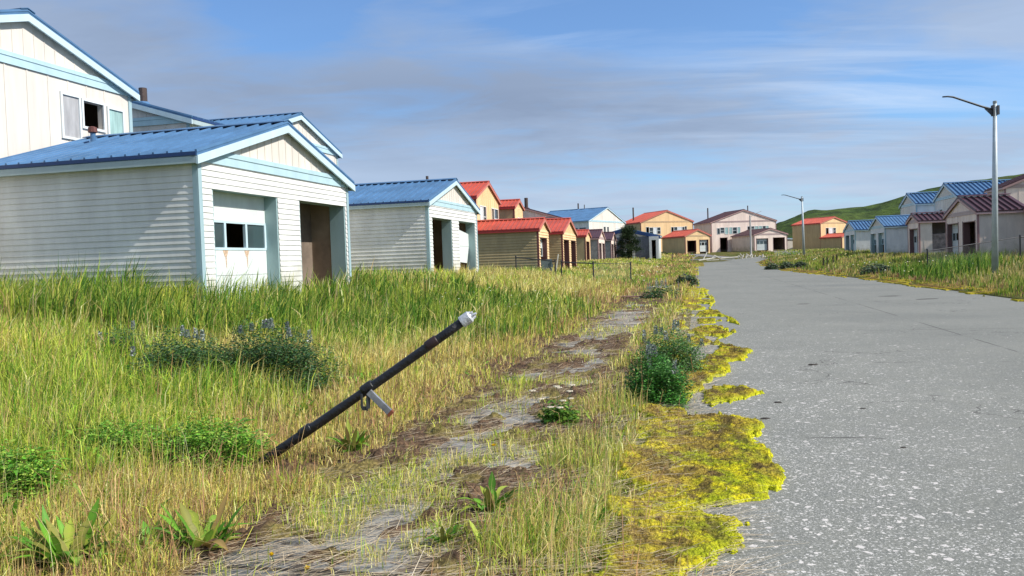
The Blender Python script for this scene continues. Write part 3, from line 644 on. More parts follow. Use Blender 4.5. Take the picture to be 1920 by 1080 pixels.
def zones(X, Y):
    u = X-RX-RS*Y; n1 = fbm(X*.45, Y*.45, 4, 21); n2 = fbm(X*1.3, Y*1.3, 4, 33)
    edge = np.interp(Y, [0, 9.5, 12, 16, 20, 26, 30], [-99, -99, -6.5, -3.7, -3.6, -4.2, -99])
    left = u < .15
    belt = left & (u < edge + (n1-.5)*2.4 + rng.normal(0, .7, X.shape)) & (Y > 10.3+(n2-.5)*4+rng.normal(0, .8, X.shape)) & (Y < 26+(n1-.5)*10)
    return u, n1, n2, left, u > RWf(Y)+.05, belt, left & (u > -2.45) & (u < -1.0) & (Y < 44)
def cover(nm, N0, clump, y0=2.6, y1=165, short=False):
    if clump:
        nc = N0//22; Xc, Yc = sample(nc, y0, y1); ci = rng.integers(0, nc, N0); sg = (.045+.0035*Yc)[ci]*rng.uniform(.5, 1.6, nc)[ci]
        off = rng.normal(0, 1, (N0, 2))*sg[:,None]; X = Xc[ci]+off[:,0]; Y = np.maximum(Yc[ci]+off[:,1], 2.3); la = np.arctan2(off[:,1], off[:,0]); ch = rng.uniform(.6, 1.35, nc)[ci]; q = np.clip(rng.random(nc)[ci]+rng.normal(0, .10, N0), 0, .999)
    else:
        X, Y = sample(N0, y0, y1); la = rng.uniform(0, 6.28, N0); ch = np.ones(N0); q = rng.random(N0)
    u, n1, n2, left, right, belt, walk = zones(X, Y); Zt = ter(X, Y); n3 = fbm(X*.16, Y*.16, 3, 55); n5 = fbm(X*.8+3, Y*.8, 3, 66); r = rng.random(N0)
    strip_ = left & (u >= -1.0); dryb = left & (u <= -2.45) & (u > -3.9+(n2-.5)*1.4) & ~belt; far = (Y > 27) & left & ~walk
    keep = (left | right) & ~infoot(X, Y)
    keep &= ~(walk & (r > .03 + .85*np.clip((n2-.55)*8, 0, 1) + .3*(Y > 24)))
    keep &= ~(strip_ & (u > -.35) & (r > (.30 if short else .10))); keep &= ~(strip_ & (r > .35+.9*np.clip((n2-.42)*6, 0, 1)))
    cl = clearing(X, Y); keep &= r > cl*1.6*(.8 if not short else .3)
    h = np.full(N0, .3); C = np.zeros((N0, 3))
    def setc(mask, P, hh, hv=.3):
        k = int(mask.sum()); C[mask] = pick(P, k); h[mask] = hh*rng.uniform(1-hv, 1+hv, k)
    setc(left, P_MID, .32, .4)
    setc(left & (q < .08+.75*np.clip((n1-.44)*4.5, 0, 1)), P_DRY, .32, .4)
    setc(left & (q > .62) & (n5 > .54), P_GOLD, .26, .4)
    setc(left & (q > .45) & (q < .75) & (n5 < .54), P_TALL*1.2, .34, .4)
    setc(belt, P_TALL, .62, .35); setc(belt & (q < .28+.6*np.clip((n5-.48)*5, 0, 1)), P_MID, .52, .35); setc(belt & (q > .93), P_DRY, .6)
    setc(walk, P_DRY, .10, .5); setc(walk & (q > .6), P_MID, .12, .5)
    setc(strip_, P_DRY, .17, .5); setc(strip_ & (q > .50), P_MID, .17, .5); setc(strip_ & (q > .82) & (n5 > .45), P_TALL*1.15, .22, .4)
    mm = strip_ & (u > -.4); h[mm] *= .5
    setc(dryb, P_GOLD, .13, .5); setc(dryb & (q > .6), P_DRY, .15, .5); setc(dryb & (q > .78), P_MID, .2, .5); setc(dryb & (q < .10), P_RED, .15, .5)
    setc(left & ~belt & ~walk & (q > .955), P_RED, .36, .4)
    fm = far & ~belt
    setc(fm, P_MID, .40, .35); setc(fm & ((q < .3) | (n3 > .55)) & (q < .8), P_DRY, .42, .35); setc(fm & (n3 < .45) & (q > .5), P_TALL*1.1, .4, .35); setc(fm & (q > .93), P_RED, .35)
    setc(far & (u > -4.2) & (q < .5), P_RED*1.2, .28, .4)
    setc(right, P_MID*.85, .34, .4); setc(right & (q < .34), P_DRY*.85, .34, .4); setc(right & (q > .78), P_TALL, .34, .4); setc(right & (u < RWf(Y)+1.8) & (q < .55), P_RED, .2, .4)
    setc(right & (n3 > .55) & (q > .3) & (q < .7), P_GOLD*.8, .3)
    pm = right & (Y > 36) & (Y < 46) & (u > 9.8+.9) & (u < 15.5+(n1-.5)*5) & (Y > 36+ (u-11)*.9) & (q > .15); setc(pm, P_TALL, .72, .3)
    h[right & (u < RWf(Y)+.6)] *= .5
    h *= np.where(Y < 8, .85, 1.0)*(.55+.9*n2)*ch*(1-.6*cl)
    h = np.where(Y > 60, np.minimum(h, .36), h)
    h = np.where(belt, h*np.interp(u, [-10, -8.5, -5.5], [1.05, .95, .72]), h)
    C = np.where((belt | right)[:,None], C, C*np.array([1.25,1.27,1.15]))
    if short: h *= .38
    w = np.maximum(rng.uniform(.0025, .006, N0), Y*.0008*rng.uniform(.5, 1.4, N0)); w = np.where(belt, w*1.6, w)
    return X, Y, Zt, h, w, C, la, keep, belt, left, right
parts_ = [cover('a', 330000, True), cover('b', 150000, False), cover('c', 170000, False, short=True)]
cat_ = [np.concatenate([p[i] for p in parts_]) for i in range(11)]
X, Y, Zt, h, w, C, la, keep, belt, left, right = cat_
for nm, lb, mk_, le in (('tall_grass', 'tall rank green grass below the nearest garage', keep & belt, .48), ('meadow_grass', 'yellow green and straw coloured rough grass on the left verge', keep & left & ~belt, .80),
                    ('verge_grass', 'rough weedy grass on the right verge', keep & right, .4)):
    blades(nm, lb, X[mk_], Y[mk_], Zt[mk_], h[mk_], w[mk_], C[mk_], lean=le, la=la[mk_])
# seed stalks
n = 11000; Xs, Ys = sample(n, 3, 34); us_ = Xs-RX-RS*Ys; kk = ((us_ < -2.8) | ((us_ > -.9) & (us_ < -.3) & (Ys < 8) & (rng.random(n) < .4))) & (clearing(Xs, Ys) < .1) & ~infoot(Xs, Ys); Xs, Ys = Xs[kk], Ys[kk]; n = len(Xs)
blades('seed_stalks', 'thin dry seed stalks standing above the grass', Xs, Ys, ter(Xs, Ys), rng.uniform(.25, .62, n), np.maximum(.0022, Ys*.00055), pick(P_DRY*1.1, n), lean=.22)
# matted straw lying flat (walk, moss edge, strip)
n = 9000; Ys = np.exp(rng.uniform(np.log(3), np.log(24), n)); us_ = np.where(rng.random(n) < .6, rng.uniform(-2.7, -.9, n), rng.uniform(-.9, .35, n)); Xs = us_+RX+RS*Ys
zz = np.where((us_ > -2.4) & (us_ < -1.05), WALKZ(Ys), ter(Xs, Ys)) + rng.uniform(.01, .04, n)
ln = rng.uniform(.08, .45, n); az = rng.normal(.25, .5, n); d = np.stack([np.cos(az), np.sin(az)], 1); pn = np.stack([-d[:,1], d[:,0]], 1)*np.maximum(.0022, Ys*.0004)[:,None]
V = np.zeros((n, 4, 3)); A = np.stack([Xs, Ys], 1); V[:,0,:2] = A-pn; V[:,1,:2] = A+pn; V[:,2,:2] = A+d*ln[:,None]+pn*.4; V[:,3,:2] = A+d*ln[:,None]-pn*.4; V[:,:2,2] = zz[:,None]; V[:,2:,2] = (zz+rng.uniform(-.005, .03, n))[:,None]
i = np.arange(n)*4
o = npmesh('fallen_straw', V.reshape(-1, 3), np.stack([i, i+1, i+2, i+3], 1), vegmat('dry_straw', .1), np.repeat(pick(np.array([(.55,.45,.30),(.48,.36,.22),(.62,.52,.38)]), n), 4, axis=0)); tag(o, 'dry straw matted over the sidewalk and verge', 'straw', kind='stuff')

# ------------------------------------------------------------------ moss and litter height fields
def field(name, label, cat, u0, u1, y0, y1, nu, ny, mask, hgt, colr, m, zbase):
    uu_, yy_ = np.meshgrid(np.linspace(u0, u1, nu), np.geomspace(y0, y1, ny)); XX = uu_+RX+RS*yy_
    mv = mask(XX, yy_, uu_); H_ = np.where(mv > 0, hgt(XX, yy_, mv), -.02); Z = zbase(XX, yy_, uu_)+H_
    idx = np.arange(XX.size).reshape(XX.shape); F = np.stack([idx[:-1,:-1], idx[:-1,1:], idx[1:,1:], idx[1:,:-1]], -1).reshape(-1, 4)
    ok = (mv.ravel()[F] > 0).any(axis=1); F = F[ok]
    used = np.unique(F); rm = np.zeros(XX.size, int); rm[used] = np.arange(len(used))
    C = colr(XX, yy_, uu_, mv).reshape(-1, 3)[used]
    o = npmesh(name, np.stack([XX, yy_, Z], -1).reshape(-1, 3)[used], rm[F], m, C, smooth=True)
    return tag(o, label, cat, kind='stuff')
MY = [2.5,3.6,4.11,4.52,4.84,5.02,5.13,5.31,5.72,6.0,6.22,6.58,7.09,7.61,8.1,8.64,9.1,9.39,9.8,10.06,10.6,11.2,11.71,12.6,13.44,14.3,15.51,16.4,17.47,20.4,23,24.9,28,30.9,34,120]
MU = [.2,.05,.16,.44,.42,.22,.10,.54,.76,.82,.68,.74,.58,.80,.45,.10,.30,.55,.2,.0,-.05,.3,.42,.5,.75,.3,.0,.4,.8,.7,.3,.0,.3,.35,.1,.1]
def mossmask(X, Y, u):
    e = np.interp(Y, MY, MU)
    s = np.clip(Y/9, .6, 4)
    lob = (fbm(u*5, Y*5/s, 3, 71)-.5)*.30*np.clip(s, 1, 1.6)+(fbm(X*22, Y*22, 3, 73)-.5)*.13
    m1 = e+lob-u
    # islands and holes beyond the near field
    isl = (fbm(u*2.1+9, Y*1.5/s, 3, 83)-.50)*1.6
    m2 = np.where(Y > 8.0, np.minimum(m1+.40*np.clip((Y-8)/1.5, 0, 1)+.05, (fbm(u*2.6+9, Y*1.0, 4, 83)-.475+.07*np.clip(-(u-.5), -1, 1))*2.4), m1)
    low = np.clip((u+.38+ (fbm(X*2.2, Y*2.2, 3, 91)-.5)*.7)*3, -1, 1)
    return np.minimum(m2, low)
def mosscol(X, Y, u, mv):
    n = fbm(X*7, Y*7, 4, 101)[...,None]; n2 = fbm(X*28, Y*28, 3, 111)[...,None]; e = np.clip(1-mv/.22, 0, 1)[...,None]
    yel = np.array([.58,.50,.008]); grn = np.array([.30,.34,.008]); och = np.array([.30,.20,.035]); brn = np.array([.07,.045,.018])
    n = np.clip((n-.35)*3.2, 0, 1); c = grn*(1-n)+yel*n
    f = np.clip((fbm(X*3.2, Y*3.2, 5, 121)-.42)*7, 0, 1)[...,None]*(1-e*.85)
    c = c*(1-f*.85)+och*f*.85
    f = np.clip(np.clip((n2-.54)*9, 0, 1)*.8 + np.clip((fbm(X*8, Y*5, 4, 123)-.54)*10, 0, 1)[...,None]*.9, 0, 1)*(1-e*.7)*.9; c = c*(1-f)+brn*f
    inn = (np.clip((.42-u)*1.6, 0, 1)*np.clip(mv*4, 0, 1))[...,None]; c = c*(1-inn*.40)+np.array([.27,.18,.05])*inn*.40; rim = np.clip(1-mv/.07, 0, 1)[...,None]; c = c*(1-rim*.7)+np.array([.52,.54,.012])*rim*.7
    return c
def mossh(X, Y, mv): return np.sqrt(np.clip(mv, 0, .10)/.10)*.042 + (fbm(X*6, Y*6, 3, 131)-.35)*.055*np.clip(mv*8, 0, 1) + (fbm(X*26, Y*26, 3, 141)-.5)*.030*np.clip(mv*14, 0, 1)
field('moss', 'bright yellow green moss creeping over the left road edge', 'moss', -.95, 1.35, 2.6, 40, 330, 1150, mossmask, mossh, mosscol, vegmat('moss', 0, .95, bump=60), lambda X, Y, u: ter(X, Y)+.006)
field('moss', 'distant yellow moss along the left road edge', 'moss', -1.2, .9, 40, 112, 40, 400, lambda X, Y, u: np.minimum((fbm(X*.9, Y*.22, 4, 151)-.50)*1.6, .15-u*.6)*np.where(Y > 95, -1, 1), lambda X, Y, m_: m_*0+.03, lambda X, Y, u, mv: mosscol(X, Y, u*0, mv)*.8, vegmat('moss', 0, .95, bump=60), lambda X, Y, u: ter(X, Y)+.006)
field('moss', 'yellow moss strip along the right road edge', 'moss', RW-3.2, RW+.7, 18, 110, 200, 600, lambda X, Y, u: np.minimum((fbm(X*1.0, Y*.4, 4, 161)-.50)*1.6, np.minimum((u-RWf(Y)+.30+(fbm(X*2, Y*2, 3, 163)-.5)*.6)*.9, (RWf(Y)+.8-u))), lambda X, Y, m_: m_*0+.04, lambda X, Y, u, mv: mosscol(X, Y, u*0, mv)*np.array([.75,.62,.7]), vegmat('moss', 0, .95, bump=60), lambda X, Y, u: ter(X, Y)+.006)
nt_ = 60000; Yt = np.exp(rng.uniform(np.log(3.2), np.log(24), nt_)); ut = rng.uniform(-.8, 1.3, nt_); Xt = ut+RX+RS*Yt; mt = mossmask(Xt, Yt, ut); kk = mt > .01; Xt, Yt, ut, mt = Xt[kk], Yt[kk], ut[kk], mt[kk]
ct = mosscol(Xt, Yt, ut, mt)*rng.uniform(.6, 1.5, (len(Xt), 1)); zt = ter(Xt, Yt)+.006+mossh(Xt, Yt, mt)-.004
blades('moss_tufts', 'tiny upright moss shoots on the yellow cushions', Xt, Yt, zt, rng.uniform(.008, .026, len(Xt)), np.maximum(.0035, Yt*.0007)*rng.uniform(.8, 1.6, len(Xt)), ct, lean=.6)
def litmask(X, Y, u):
    n = fbm(u*2.2, Y*1.4, 4, 171)
    op = np.interp(Y, [2.6,4.2,4.8,5.6,6.6,7.6,9.5,12,14,17,22,30], [.0,-.06,.06,.05,-.02,-.03,.02,.09,.12,-.18,-.16,.12])
    edgein = np.clip(np.abs(u+1.72)-.36, 0, 1)*.7
    return n-.52+op+edgein
def litcol(X, Y, u, mv):
    n = fbm(X*12, Y*12, 4, 181)[...,None]; q_ = np.clip((fbm(X*3, Y*3, 3, 191)-.5)*6, 0, 1)[...,None]
    a_ = np.array([.022,.014,.010]); b_ = np.array([.14,.085,.048]); g_ = np.array([.24,.21,.05])
    c = a_*(1-n)+b_*n*1.3; return c*(1-q_*.5)+g_*q_*.5
field('dirt_litter', 'brown dirt, dead moss and litter over the sidewalk', 'dirt', -3.0, -.7, 2.6, 40, 260, 900, litmask, lambda X, Y, m_: np.sqrt(np.clip(m_, 0, .15)/.15)*.022+np.clip(fbm(X*9, Y*9, 4, 201)-.48, 0, 1)*.13*np.clip(m_*10, 0, 1)+(fbm(X*34, Y*34, 3, 211)-.5)*.045*np.clip(m_*12, 0, 1), litcol, vegmat('litter', 0, .95, bump=45),
      lambda X, Y, u: np.where((u > -2.4) & (u < -1.05), WALKZ(Y), ter(X, Y))+.004)

# ------------------------------------------------------------------ plants
def leafcloud(name, center, rad3, n, ls, P, parent, m=None, zsq=1.0, shape='obl', droop=.3, asp=.42):
    """leaf-sized faces through an ellipsoid dome volume, denser to the outside"""
    d = rng.normal(0, 1, (n, 3)); d /= np.linalg.norm(d, axis=1)[:,None]; d[:,2] = np.abs(d[:,2]); rr = rng.uniform(.25, 1, n)**.5
    lump = .55+.85*fbm(d[:,0]*2.2+5+center[0], d[:,1]*2.2+d[:,2]*2+7, 3, 301)
    d[:,2] += rng.normal(0, .05, n); p = d*rr[:,None]*lump[:,None]*np.array(rad3)+np.array(center)
    s = ls*rng.uniform(.6, 1.3, n)
    a = rng.uniform(0, 2*np.pi, n); ax = np.stack([np.cos(a), np.sin(a), rng.uniform(-.5, .6, n)], 1); ax /= np.linalg.norm(ax, axis=1)[:,None]
    nrm = rng.normal(0, .5, (n, 3)); nrm[:,2] += 1; sd = np.cross(ax, nrm); sd /= np.linalg.norm(sd, axis=1)[:,None]
    V = np.zeros((n, 6, 3)); up = np.cross(sd, ax)
    V[:,0] = p; V[:,1] = p+ax*(s*.35)[:,None]+sd*(s*asp*.5)[:,None]; V[:,2] = p+ax*(s*.75)[:,None]+sd*(s*asp*.4)[:,None]-up*(s*.05)[:,None]
    V[:,3] = p+ax*s[:,None]-up*(s*droop*.4)[:,None]; V[:,4] = p+ax*(s*.75)[:,None]-sd*(s*asp*.4)[:,None]-up*(s*.05)[:,None]; V[:,5] = p+ax*(s*.35)[:,None]-sd*(s*asp*.5)[:,None]
    i = np.arange(n)*6; F = np.stack([i, i+1, i+2, i+3, i+4, i+5], 1)
    C = np.repeat(pick(P, n), 6, axis=0)
    return npmesh(name, V.reshape(-1, 3), F, m or vegmat('leaf', .2, .55), C, parent)
P_LUP = np.array([(.03,.085,.022),(.05,.13,.03),(.07,.17,.04),(.045,.10,.05),(.13,.20,.10)])
P_LEAF = np.array([(.10,.29,.02),(.15,.36,.03),(.24,.42,.05),(.08,.22,.02)])
def lupine(loc, rad3, n, label, spikes, group='lupine bushes', ls=.030, spk=.12, tint=1.0):
    z = terf(*loc); root = empty('lupine_bush', (loc[0], loc[1], z), label, 'bush', group)
    st = MB()
    for i in range(int(14+n/900)):
        a = random.uniform(0, 6.28); r_ = random.uniform(.3, .95); tip = (cos(a)*rad3[0]*r_, sin(a)*rad3[1]*r_, rad3[2]*random.uniform(.5, .95)*(1-.4*r_))
        st.tube([(tip[0]*.2, tip[1]*.2, -.03), (tip[0]*.6, tip[1]*.6, tip[2]*.55), tip], [.006, .005, .003], 5)
    st.make('stem', mat('green_stem', (.06,.10,.03), .7), root)
    leafcloud('foliage', (0, 0, 0), rad3, n, ls, P_LUP*np.array(tint), root)
    for i in range(spikes):
        a = random.uniform(0, 6.28); r_ = random.uniform(0, .85); b0 = Vector((cos(a)*rad3[0]*r_, sin(a)*rad3[1]*r_, rad3[2]*math.sqrt(max(.05, 1-r_*r_))*.92))
        k = 70; t = rng.random(k); ang_ = rng.uniform(0, 6.28, k); rr = .026*(1-t*.7)+.004; L_ = spk*random.uniform(.7, 1.2)
        p = np.stack([b0.x+np.cos(ang_)*rr, b0.y+np.sin(ang_)*rr, b0.z+t*L_], 1); s = .02
        V = np.zeros((k, 4, 3)); tx = np.stack([-np.sin(ang_), np.cos(ang_), ang_*0], 1)*s*.5; up = np.stack([np.cos(ang_)*.5, np.sin(ang_)*.5, ang_*0+.8], 1)*s
        V[:,0] = p-tx; V[:,1] = p+tx; V[:,2] = p+tx*.6+up; V[:,3] = p-tx*.6+up; j = np.arange(k)*4
        npmesh('flower_spike', V.reshape(-1, 3), np.stack([j, j+1, j+2, j+3], 1), vegmat('flower', .15), np.repeat(pick(np.array([(.28,.31,.30),(.46,.48,.46),(.16,.19,.20),(.24,.32,.20)]), k), 4, axis=0), root)
    return root
lupine((-2.80, 9.4), (.80,.50,.74), 24000, 'broad dark green lupine bush in the left meadow, tallest of the three there', 9)
lupine((-3.75, 9.35), (.72,.50,.58), 15000, 'mid sized dark lupine bush joined to the left side of the tallest meadow lupine', 5)
lupine((-5.0, 10.6), (.38,.34,.40), 5000, 'small dark lupine tuft at the far left of the meadow lupines', 2)
lupine((1.50, 8.75), (.40,.34,.55), 14000, 'deep green lupine bush on the road edge, front one beside the yellow moss', 6, spk=.14, tint=(1.1,1.5,.8))
lupine((2.15, 11.3), (.52,.45,.60), 11000, 'lupine bush with grey blue flower spikes just behind the front roadside lupine', 8, spk=.14, tint=(1.5,1.5,1.2))
lupine((5.4, 30), (.85,.6,.5), 1300, 'faded grey lilac lupine patch beyond the end of the bare sidewalk', 12, ls=.09, spk=.3)
for i, (x, y, rx, rz, lb) in enumerate([(23.7,75.2,0.7,.5,'dark low shrub at the right road edge, leftmost of three'), (24.5,73.4,0.7,.5,'dark low shrub at the right road edge, middle of three'), (25.3,72.2,.6,.45,'grey green low shrub at the right road edge, rightmost of three'),
     (22.3,50.5,1.1,.5,'dark green weed clump at the right road edge halfway to the lamp post'), (9.3,44,.7,.45,'dark green shrub on the left road edge before the debris pile')]):
    z = terf(x, y); root = empty('low_shrub', (x, y, z), lb, 'shrub', 'low shrubs along the road')
    leafcloud('foliage', (0,0,0), (rx,rx*.8,rz*1.25), 1500, .16, P_LUP*np.array([1.5,1.0,1.5])+.02, root)
    st = MB()
    for k in range(8):
        a = k*.8; st.tube([(0,0,-.05),(cos(a)*rx*.6,sin(a)*rx*.5,rz*.7)], [.02,.01], 5)
    st.make('stem', mat('woody_stem', (.08,.06,.04), .8), root)

def leafblade(pts_w, roots, dirs, L_, W_, arch, P, name, parent, segs=6, fold=.25, lobes=0, rise=.75):
    """broad arching leaves: each from roots[i], heading dirs[i] (azimuth), length L_[i], width W_[i]"""
    V = []; F = []; C = []
    for r0, az, l, w_, ar in zip(roots, dirs, L_, W_, arch):
        c0 = P[random.randrange(len(P))]*random.uniform(.8, 1.2); base = len(V); d = Vector((cos(az), sin(az), 0)); s_ = Vector((-sin(az), cos(az), 0))
        for k in range(segs+1):
            t = k/segs; el = rise*(1-t*ar); 
            q = Vector(r0)+d*l*(t*(1-rise*.6)+.35*t*t*ar)+Vector((0,0,1))*l*(rise*t-ar*.55*t*t)
            ww = w_*math.sin(math.pi*min(1, .12+t*.88))**.8*(1-.25*t)+.004
            if lobes: ww *= (.62+.5*abs(math.sin(t*lobes*3.14)))
            for sx in (-1, 0, 1):
                V.append(tuple(q+s_*ww*.5*sx+Vector((0,0,1))*abs(sx)*ww*fold)); C.append(c0*(1.25 if sx == 0 else 1))
        for k in range(segs):
            for sx in (0, 1):
                a_ = base+k*3+sx; F.append((a_, a_+1, a_+4, a_+3))
    return npmesh(name, np.array(V), np.array(F), vegmat('broad_leaf', .3, .5), np.array(C), parent, smooth=True)
def dock(loc, n, L0, label, z=None, P=P_LEAF, tilt=.95):
    z = terf(*loc) if z is None else z; root = empty('dock_plant', (loc[0], loc[1], z), label, 'weed', 'broad leaved dock weeds')
    az = [random.uniform(0, 6.28) for _ in range(n)]; sp_ = L0*.35
    Pd = np.vstack([P*.85, np.array([(.30,.36,.05),(.20,.20,.04),(.36,.24,.08)])])
    leafblade(None, [(cos(a)*sp_*random.random(), sin(a)*sp_*random.random(), -.02) for a in az], az, [L0*random.uniform(.35, 1.1) for _ in az], [L0*random.uniform(.12, .24) for _ in az], [random.uniform(.0, 1.3) for _ in az], Pd, 'leaves', root, segs=8, rise=tilt, lobes=2, fold=.18)
    return root
dock((-1.75, 4.5), 46, .32, 'leafy dock rosette in the near left grass, between the parsnip and the sidewalk')
dock((-2.35, 4.25), 50, .32, 'bright dock rosette at the bottom left of the photo')
dock((-2.75, 4.1), 36, .30, 'second bright dock rosette at the bottom left corner')
dock((-1.36, 6.75), 40, .30, 'dock clump growing right under the leaning pole')
dock((-.17, 5.0), 38, .25, 'fresh dock clump on the grassy strip right of the sidewalk, larger one', z=.1)
dock((-.42, 4.45), 26, .18, 'fresh dock clump at the sidewalk edge near the bottom, smaller one', z=.1)
dock((-1.5, 5.55), 24, .20, 'small dock at the foot of the leaning pole')
dock((.15, 4.4), 16, .16, 'tiny dock sprout among straw by the bottom centre', z=.1)
def parsnip(loc, rx, n, L0, label, h_=.30):
    z = terf(*loc); root = empty('parsnip_plant', (loc[0], loc[1], z), label, 'plant', 'lobed leaf plants in the near grass')
    Pp = np.vstack([P_LEAF, np.array([(.30,.42,.06),(.16,.30,.05)])])
    leafcloud('foliage', (0, 0, 0), (rx, rx*.75, h_), n*42, L0*.22, Pp, root, asp=.42)
    rt = []; az = []
    for i in range(n//3):
        a = random.uniform(0, 6.28); r_ = rx*math.sqrt(random.random()); rt.append((cos(a)*r_, sin(a)*r_*.7, random.uniform(.05, h_*.75))); az.append(a+random.uniform(-.8, .8))
    leafblade(None, rt, az, [L0*random.uniform(.5, 1.0) for _ in rt], [L0*random.uniform(.25, .4) for _ in rt], [random.uniform(.5, 1.3) for _ in rt], Pp, 'leaves', root, segs=10, lobes=5, rise=.5, fold=.15)
    st = MB()
    for r0 in rt[::3]: st.tube([(r0[0]*.4, r0[1]*.4, -.02), r0], [.004, .003], 5)
    st.make('stem', mat('green_stem', (.06,.10,.03), .7), root)
parsnip((-2.35, 6.3), .46, 190, .13, 'vivid green lobed parsnip patch just left of the leaning pole foot', .34)
parsnip((-3.05, 6.35), .42, 130, .12, 'paler green lobed parsnip patch left of the vivid one', .28)
parsnip((-3.25, 5.25), .34, 130, .13, 'green lobed plant against the left edge of the photo', .34)

# low broad-leaved ground cover in patches
n = 2600; Ys = np.exp(rng.uniform(np.log(3.7), np.log(15), n)); us_ = rng.uniform(-7.5, -.35, n); Xs = us_+RX+RS*Ys; pn_ = fbm(Xs*1.1+4, Ys*1.1, 3, 501)
kk = (pn_ > .56) & ((us_ < -2.7) | ((us_ > -1.0) & (rng.random(n) < .35))) & (clearing(Xs, Ys) < .4); Xs, Ys = Xs[kk], Ys[kk]
rt = []; az = []; ll = []
for x_, y_ in zip(Xs, Ys):
    z_ = terf(x_, y_); a0 = random.uniform(0, 6.28); l0 = random.uniform(.06, .19)
    for k in range(random.randint(4, 8)): rt.append((x_+random.gauss(0, .03), y_+random.gauss(0, .03), z_-.01)); az.append(a0+k*1.1+random.gauss(0, .4)); ll.append(l0*random.uniform(.6, 1.3))
o = leafblade(None, rt, az, ll, [l*random.uniform(.15, .34) for l in ll], [random.uniform(.0, 1.2) for _ in ll], np.vstack([P_LEAF, np.array([(.34,.42,.06),(.42,.40,.08)])]), 'low_weeds', None, segs=5, rise=.9, lobes=2, fold=.2)
tag(o, 'low broad leaved weeds scattered through the near grass', 'weeds', kind='stuff')
def dandelion(x, y, hgt, label, r_=.02, c=(.75,.50,.01), z=None, name='dandelion'):
    z = terf(x, y) if z is None else z; root = empty(name, (x, y, z), label, 'flower', 'single flowers in the weeds')
    st = MB(); st.tube([(0,0,0),(.01,0,hgt*.6),(.0,0,hgt)], [.003,.0025,.002], 6); st.make('stem', mat('green_stem', (.06,.10,.03), .7), root)
    k = 40; a = np.linspace(0, 25, k); rr = r_*np.sqrt(np.linspace(.05, 1, k)); V = np.zeros((k, 4, 3)); d = np.stack([np.cos(a), np.sin(a), a*0], 1); t = np.stack([-np.sin(a), np.cos(a), a*0], 1)*r_*.16
    c0 = d*(rr*.3)[:,None]; c1 = d*rr[:,None]; V[:,0] = c0-t; V[:,1] = c0+t; V[:,2] = c1+t; V[:,3] = c1-t; V[:,:2,2] = hgt; V[:,2:,2] = hgt+(.02*(1-rr/r_*.6))[:,None]; i = np.arange(k)*4
    npmesh('flower_head', V.reshape(-1, 3), np.stack([i, i+1, i+2, i+3], 1), vegmat('flower', .15), np.repeat(pick(np.array([c]), k), 4, axis=0), root)
dandelion(-.18, 6.25, .12, 'yellow dandelion on the sidewalk, highest of those by the bottom centre', z=.09, r_=.022)
dandelion(-1.28, 4.2, .07, 'yellow dandelion at the bottom left of the sidewalk, upper of two', r_=.016)
dandelion(-1.06, 4.05, .05, 'yellow dandelion at the very bottom of the photo, lower of two', r_=.017)
dandelion(1.02, 7.1, .22, 'lemon yellow flower in the grass strip left of the moss', z=.1, c=(.60,.60,.02), r_=.02)
dandelion(1.28, 9.2, .45, 'lemon yellow flower in front of the roadside lupine', z=.1, c=(.60,.58,.02), r_=.024)
# yarrow
z = .09; root = empty('yarrow', (.40, 7.6, z), 'pale flowered yarrow clump in the middle of the sidewalk strip', 'plant')
leafcloud('foliage', (0,0,0), (.22,.2,.2), 900, .05, P_LEAF*.6, root)
for i in range(11):
    a = random.uniform(0, 6.28); r_ = random.uniform(.03, .3); x0, y0, h0 = cos(a)*r_, sin(a)*r_, random.uniform(.16, .34)
    hd = MB(); 
    for k in range(10):
        b_ = k*2.4; q = .028*math.sqrt(k/10); hd.tube([(x0+cos(b_)*q, y0+sin(b_)*q, h0),(x0+cos(b_)*q, y0+sin(b_)*q, h0+.008)], [.010,.007], 6)
    hd.make('flower_head', mat('cream_petals', (.62,.55,.42), .8), root)
    st = MB(); st.tube([(x0*.4, y0*.4, 0), (x0, y0, h0)], [.003,.0025], 5); st.make('stem', mat('green_stem', (.06,.10,.03), .7), root)
# small yellow and white meadow flowers as one scatter
n = 900; Ys = np.exp(rng.uniform(np.log(14), np.log(110), n)); Xs = Ys*rng.uniform(-.1, .6, n); uf = Xs-RX-RS*Ys; nn = fbm(Xs*.25, Ys*.25, 3, 401)
kk = (((uf < -2.6) & (uf > -9)) | ((uf > RW+.5) & (uf < RW+7))) & (nn > .53) & ~infoot(Xs, Ys); Xs, Ys = Xs[kk], Ys[kk]; n = len(Xs); zz = ter(Xs, Ys)+rng.uniform(.32, .5, n); s = np.maximum(.02, Ys*.0011)
V = np.zeros((n, 4, 3))
for j, (dx, dz) in enumerate(((-1,0),(0,-.35),(1,0),(0,.35))): V[:,j,0] = Xs+dx*s; V[:,j,1] = Ys+(dz*s*1.5); V[:,j,2] = zz+dz*s*.8
i = np.arange(n)*4; o = npmesh('meadow_flowers', V.reshape(-1, 3), np.stack([i, i+1, i+2, i+3], 1), vegmat('flower', .15), np.repeat(np.where(rng.random((n, 1)) < .6, np.array([[.75,.65,.25]]), np.array([[.75,.72,.62]])), 4, axis=0)); tag(o, 'tiny cream and yellow meadow flowers', 'flowers', kind='stuff')

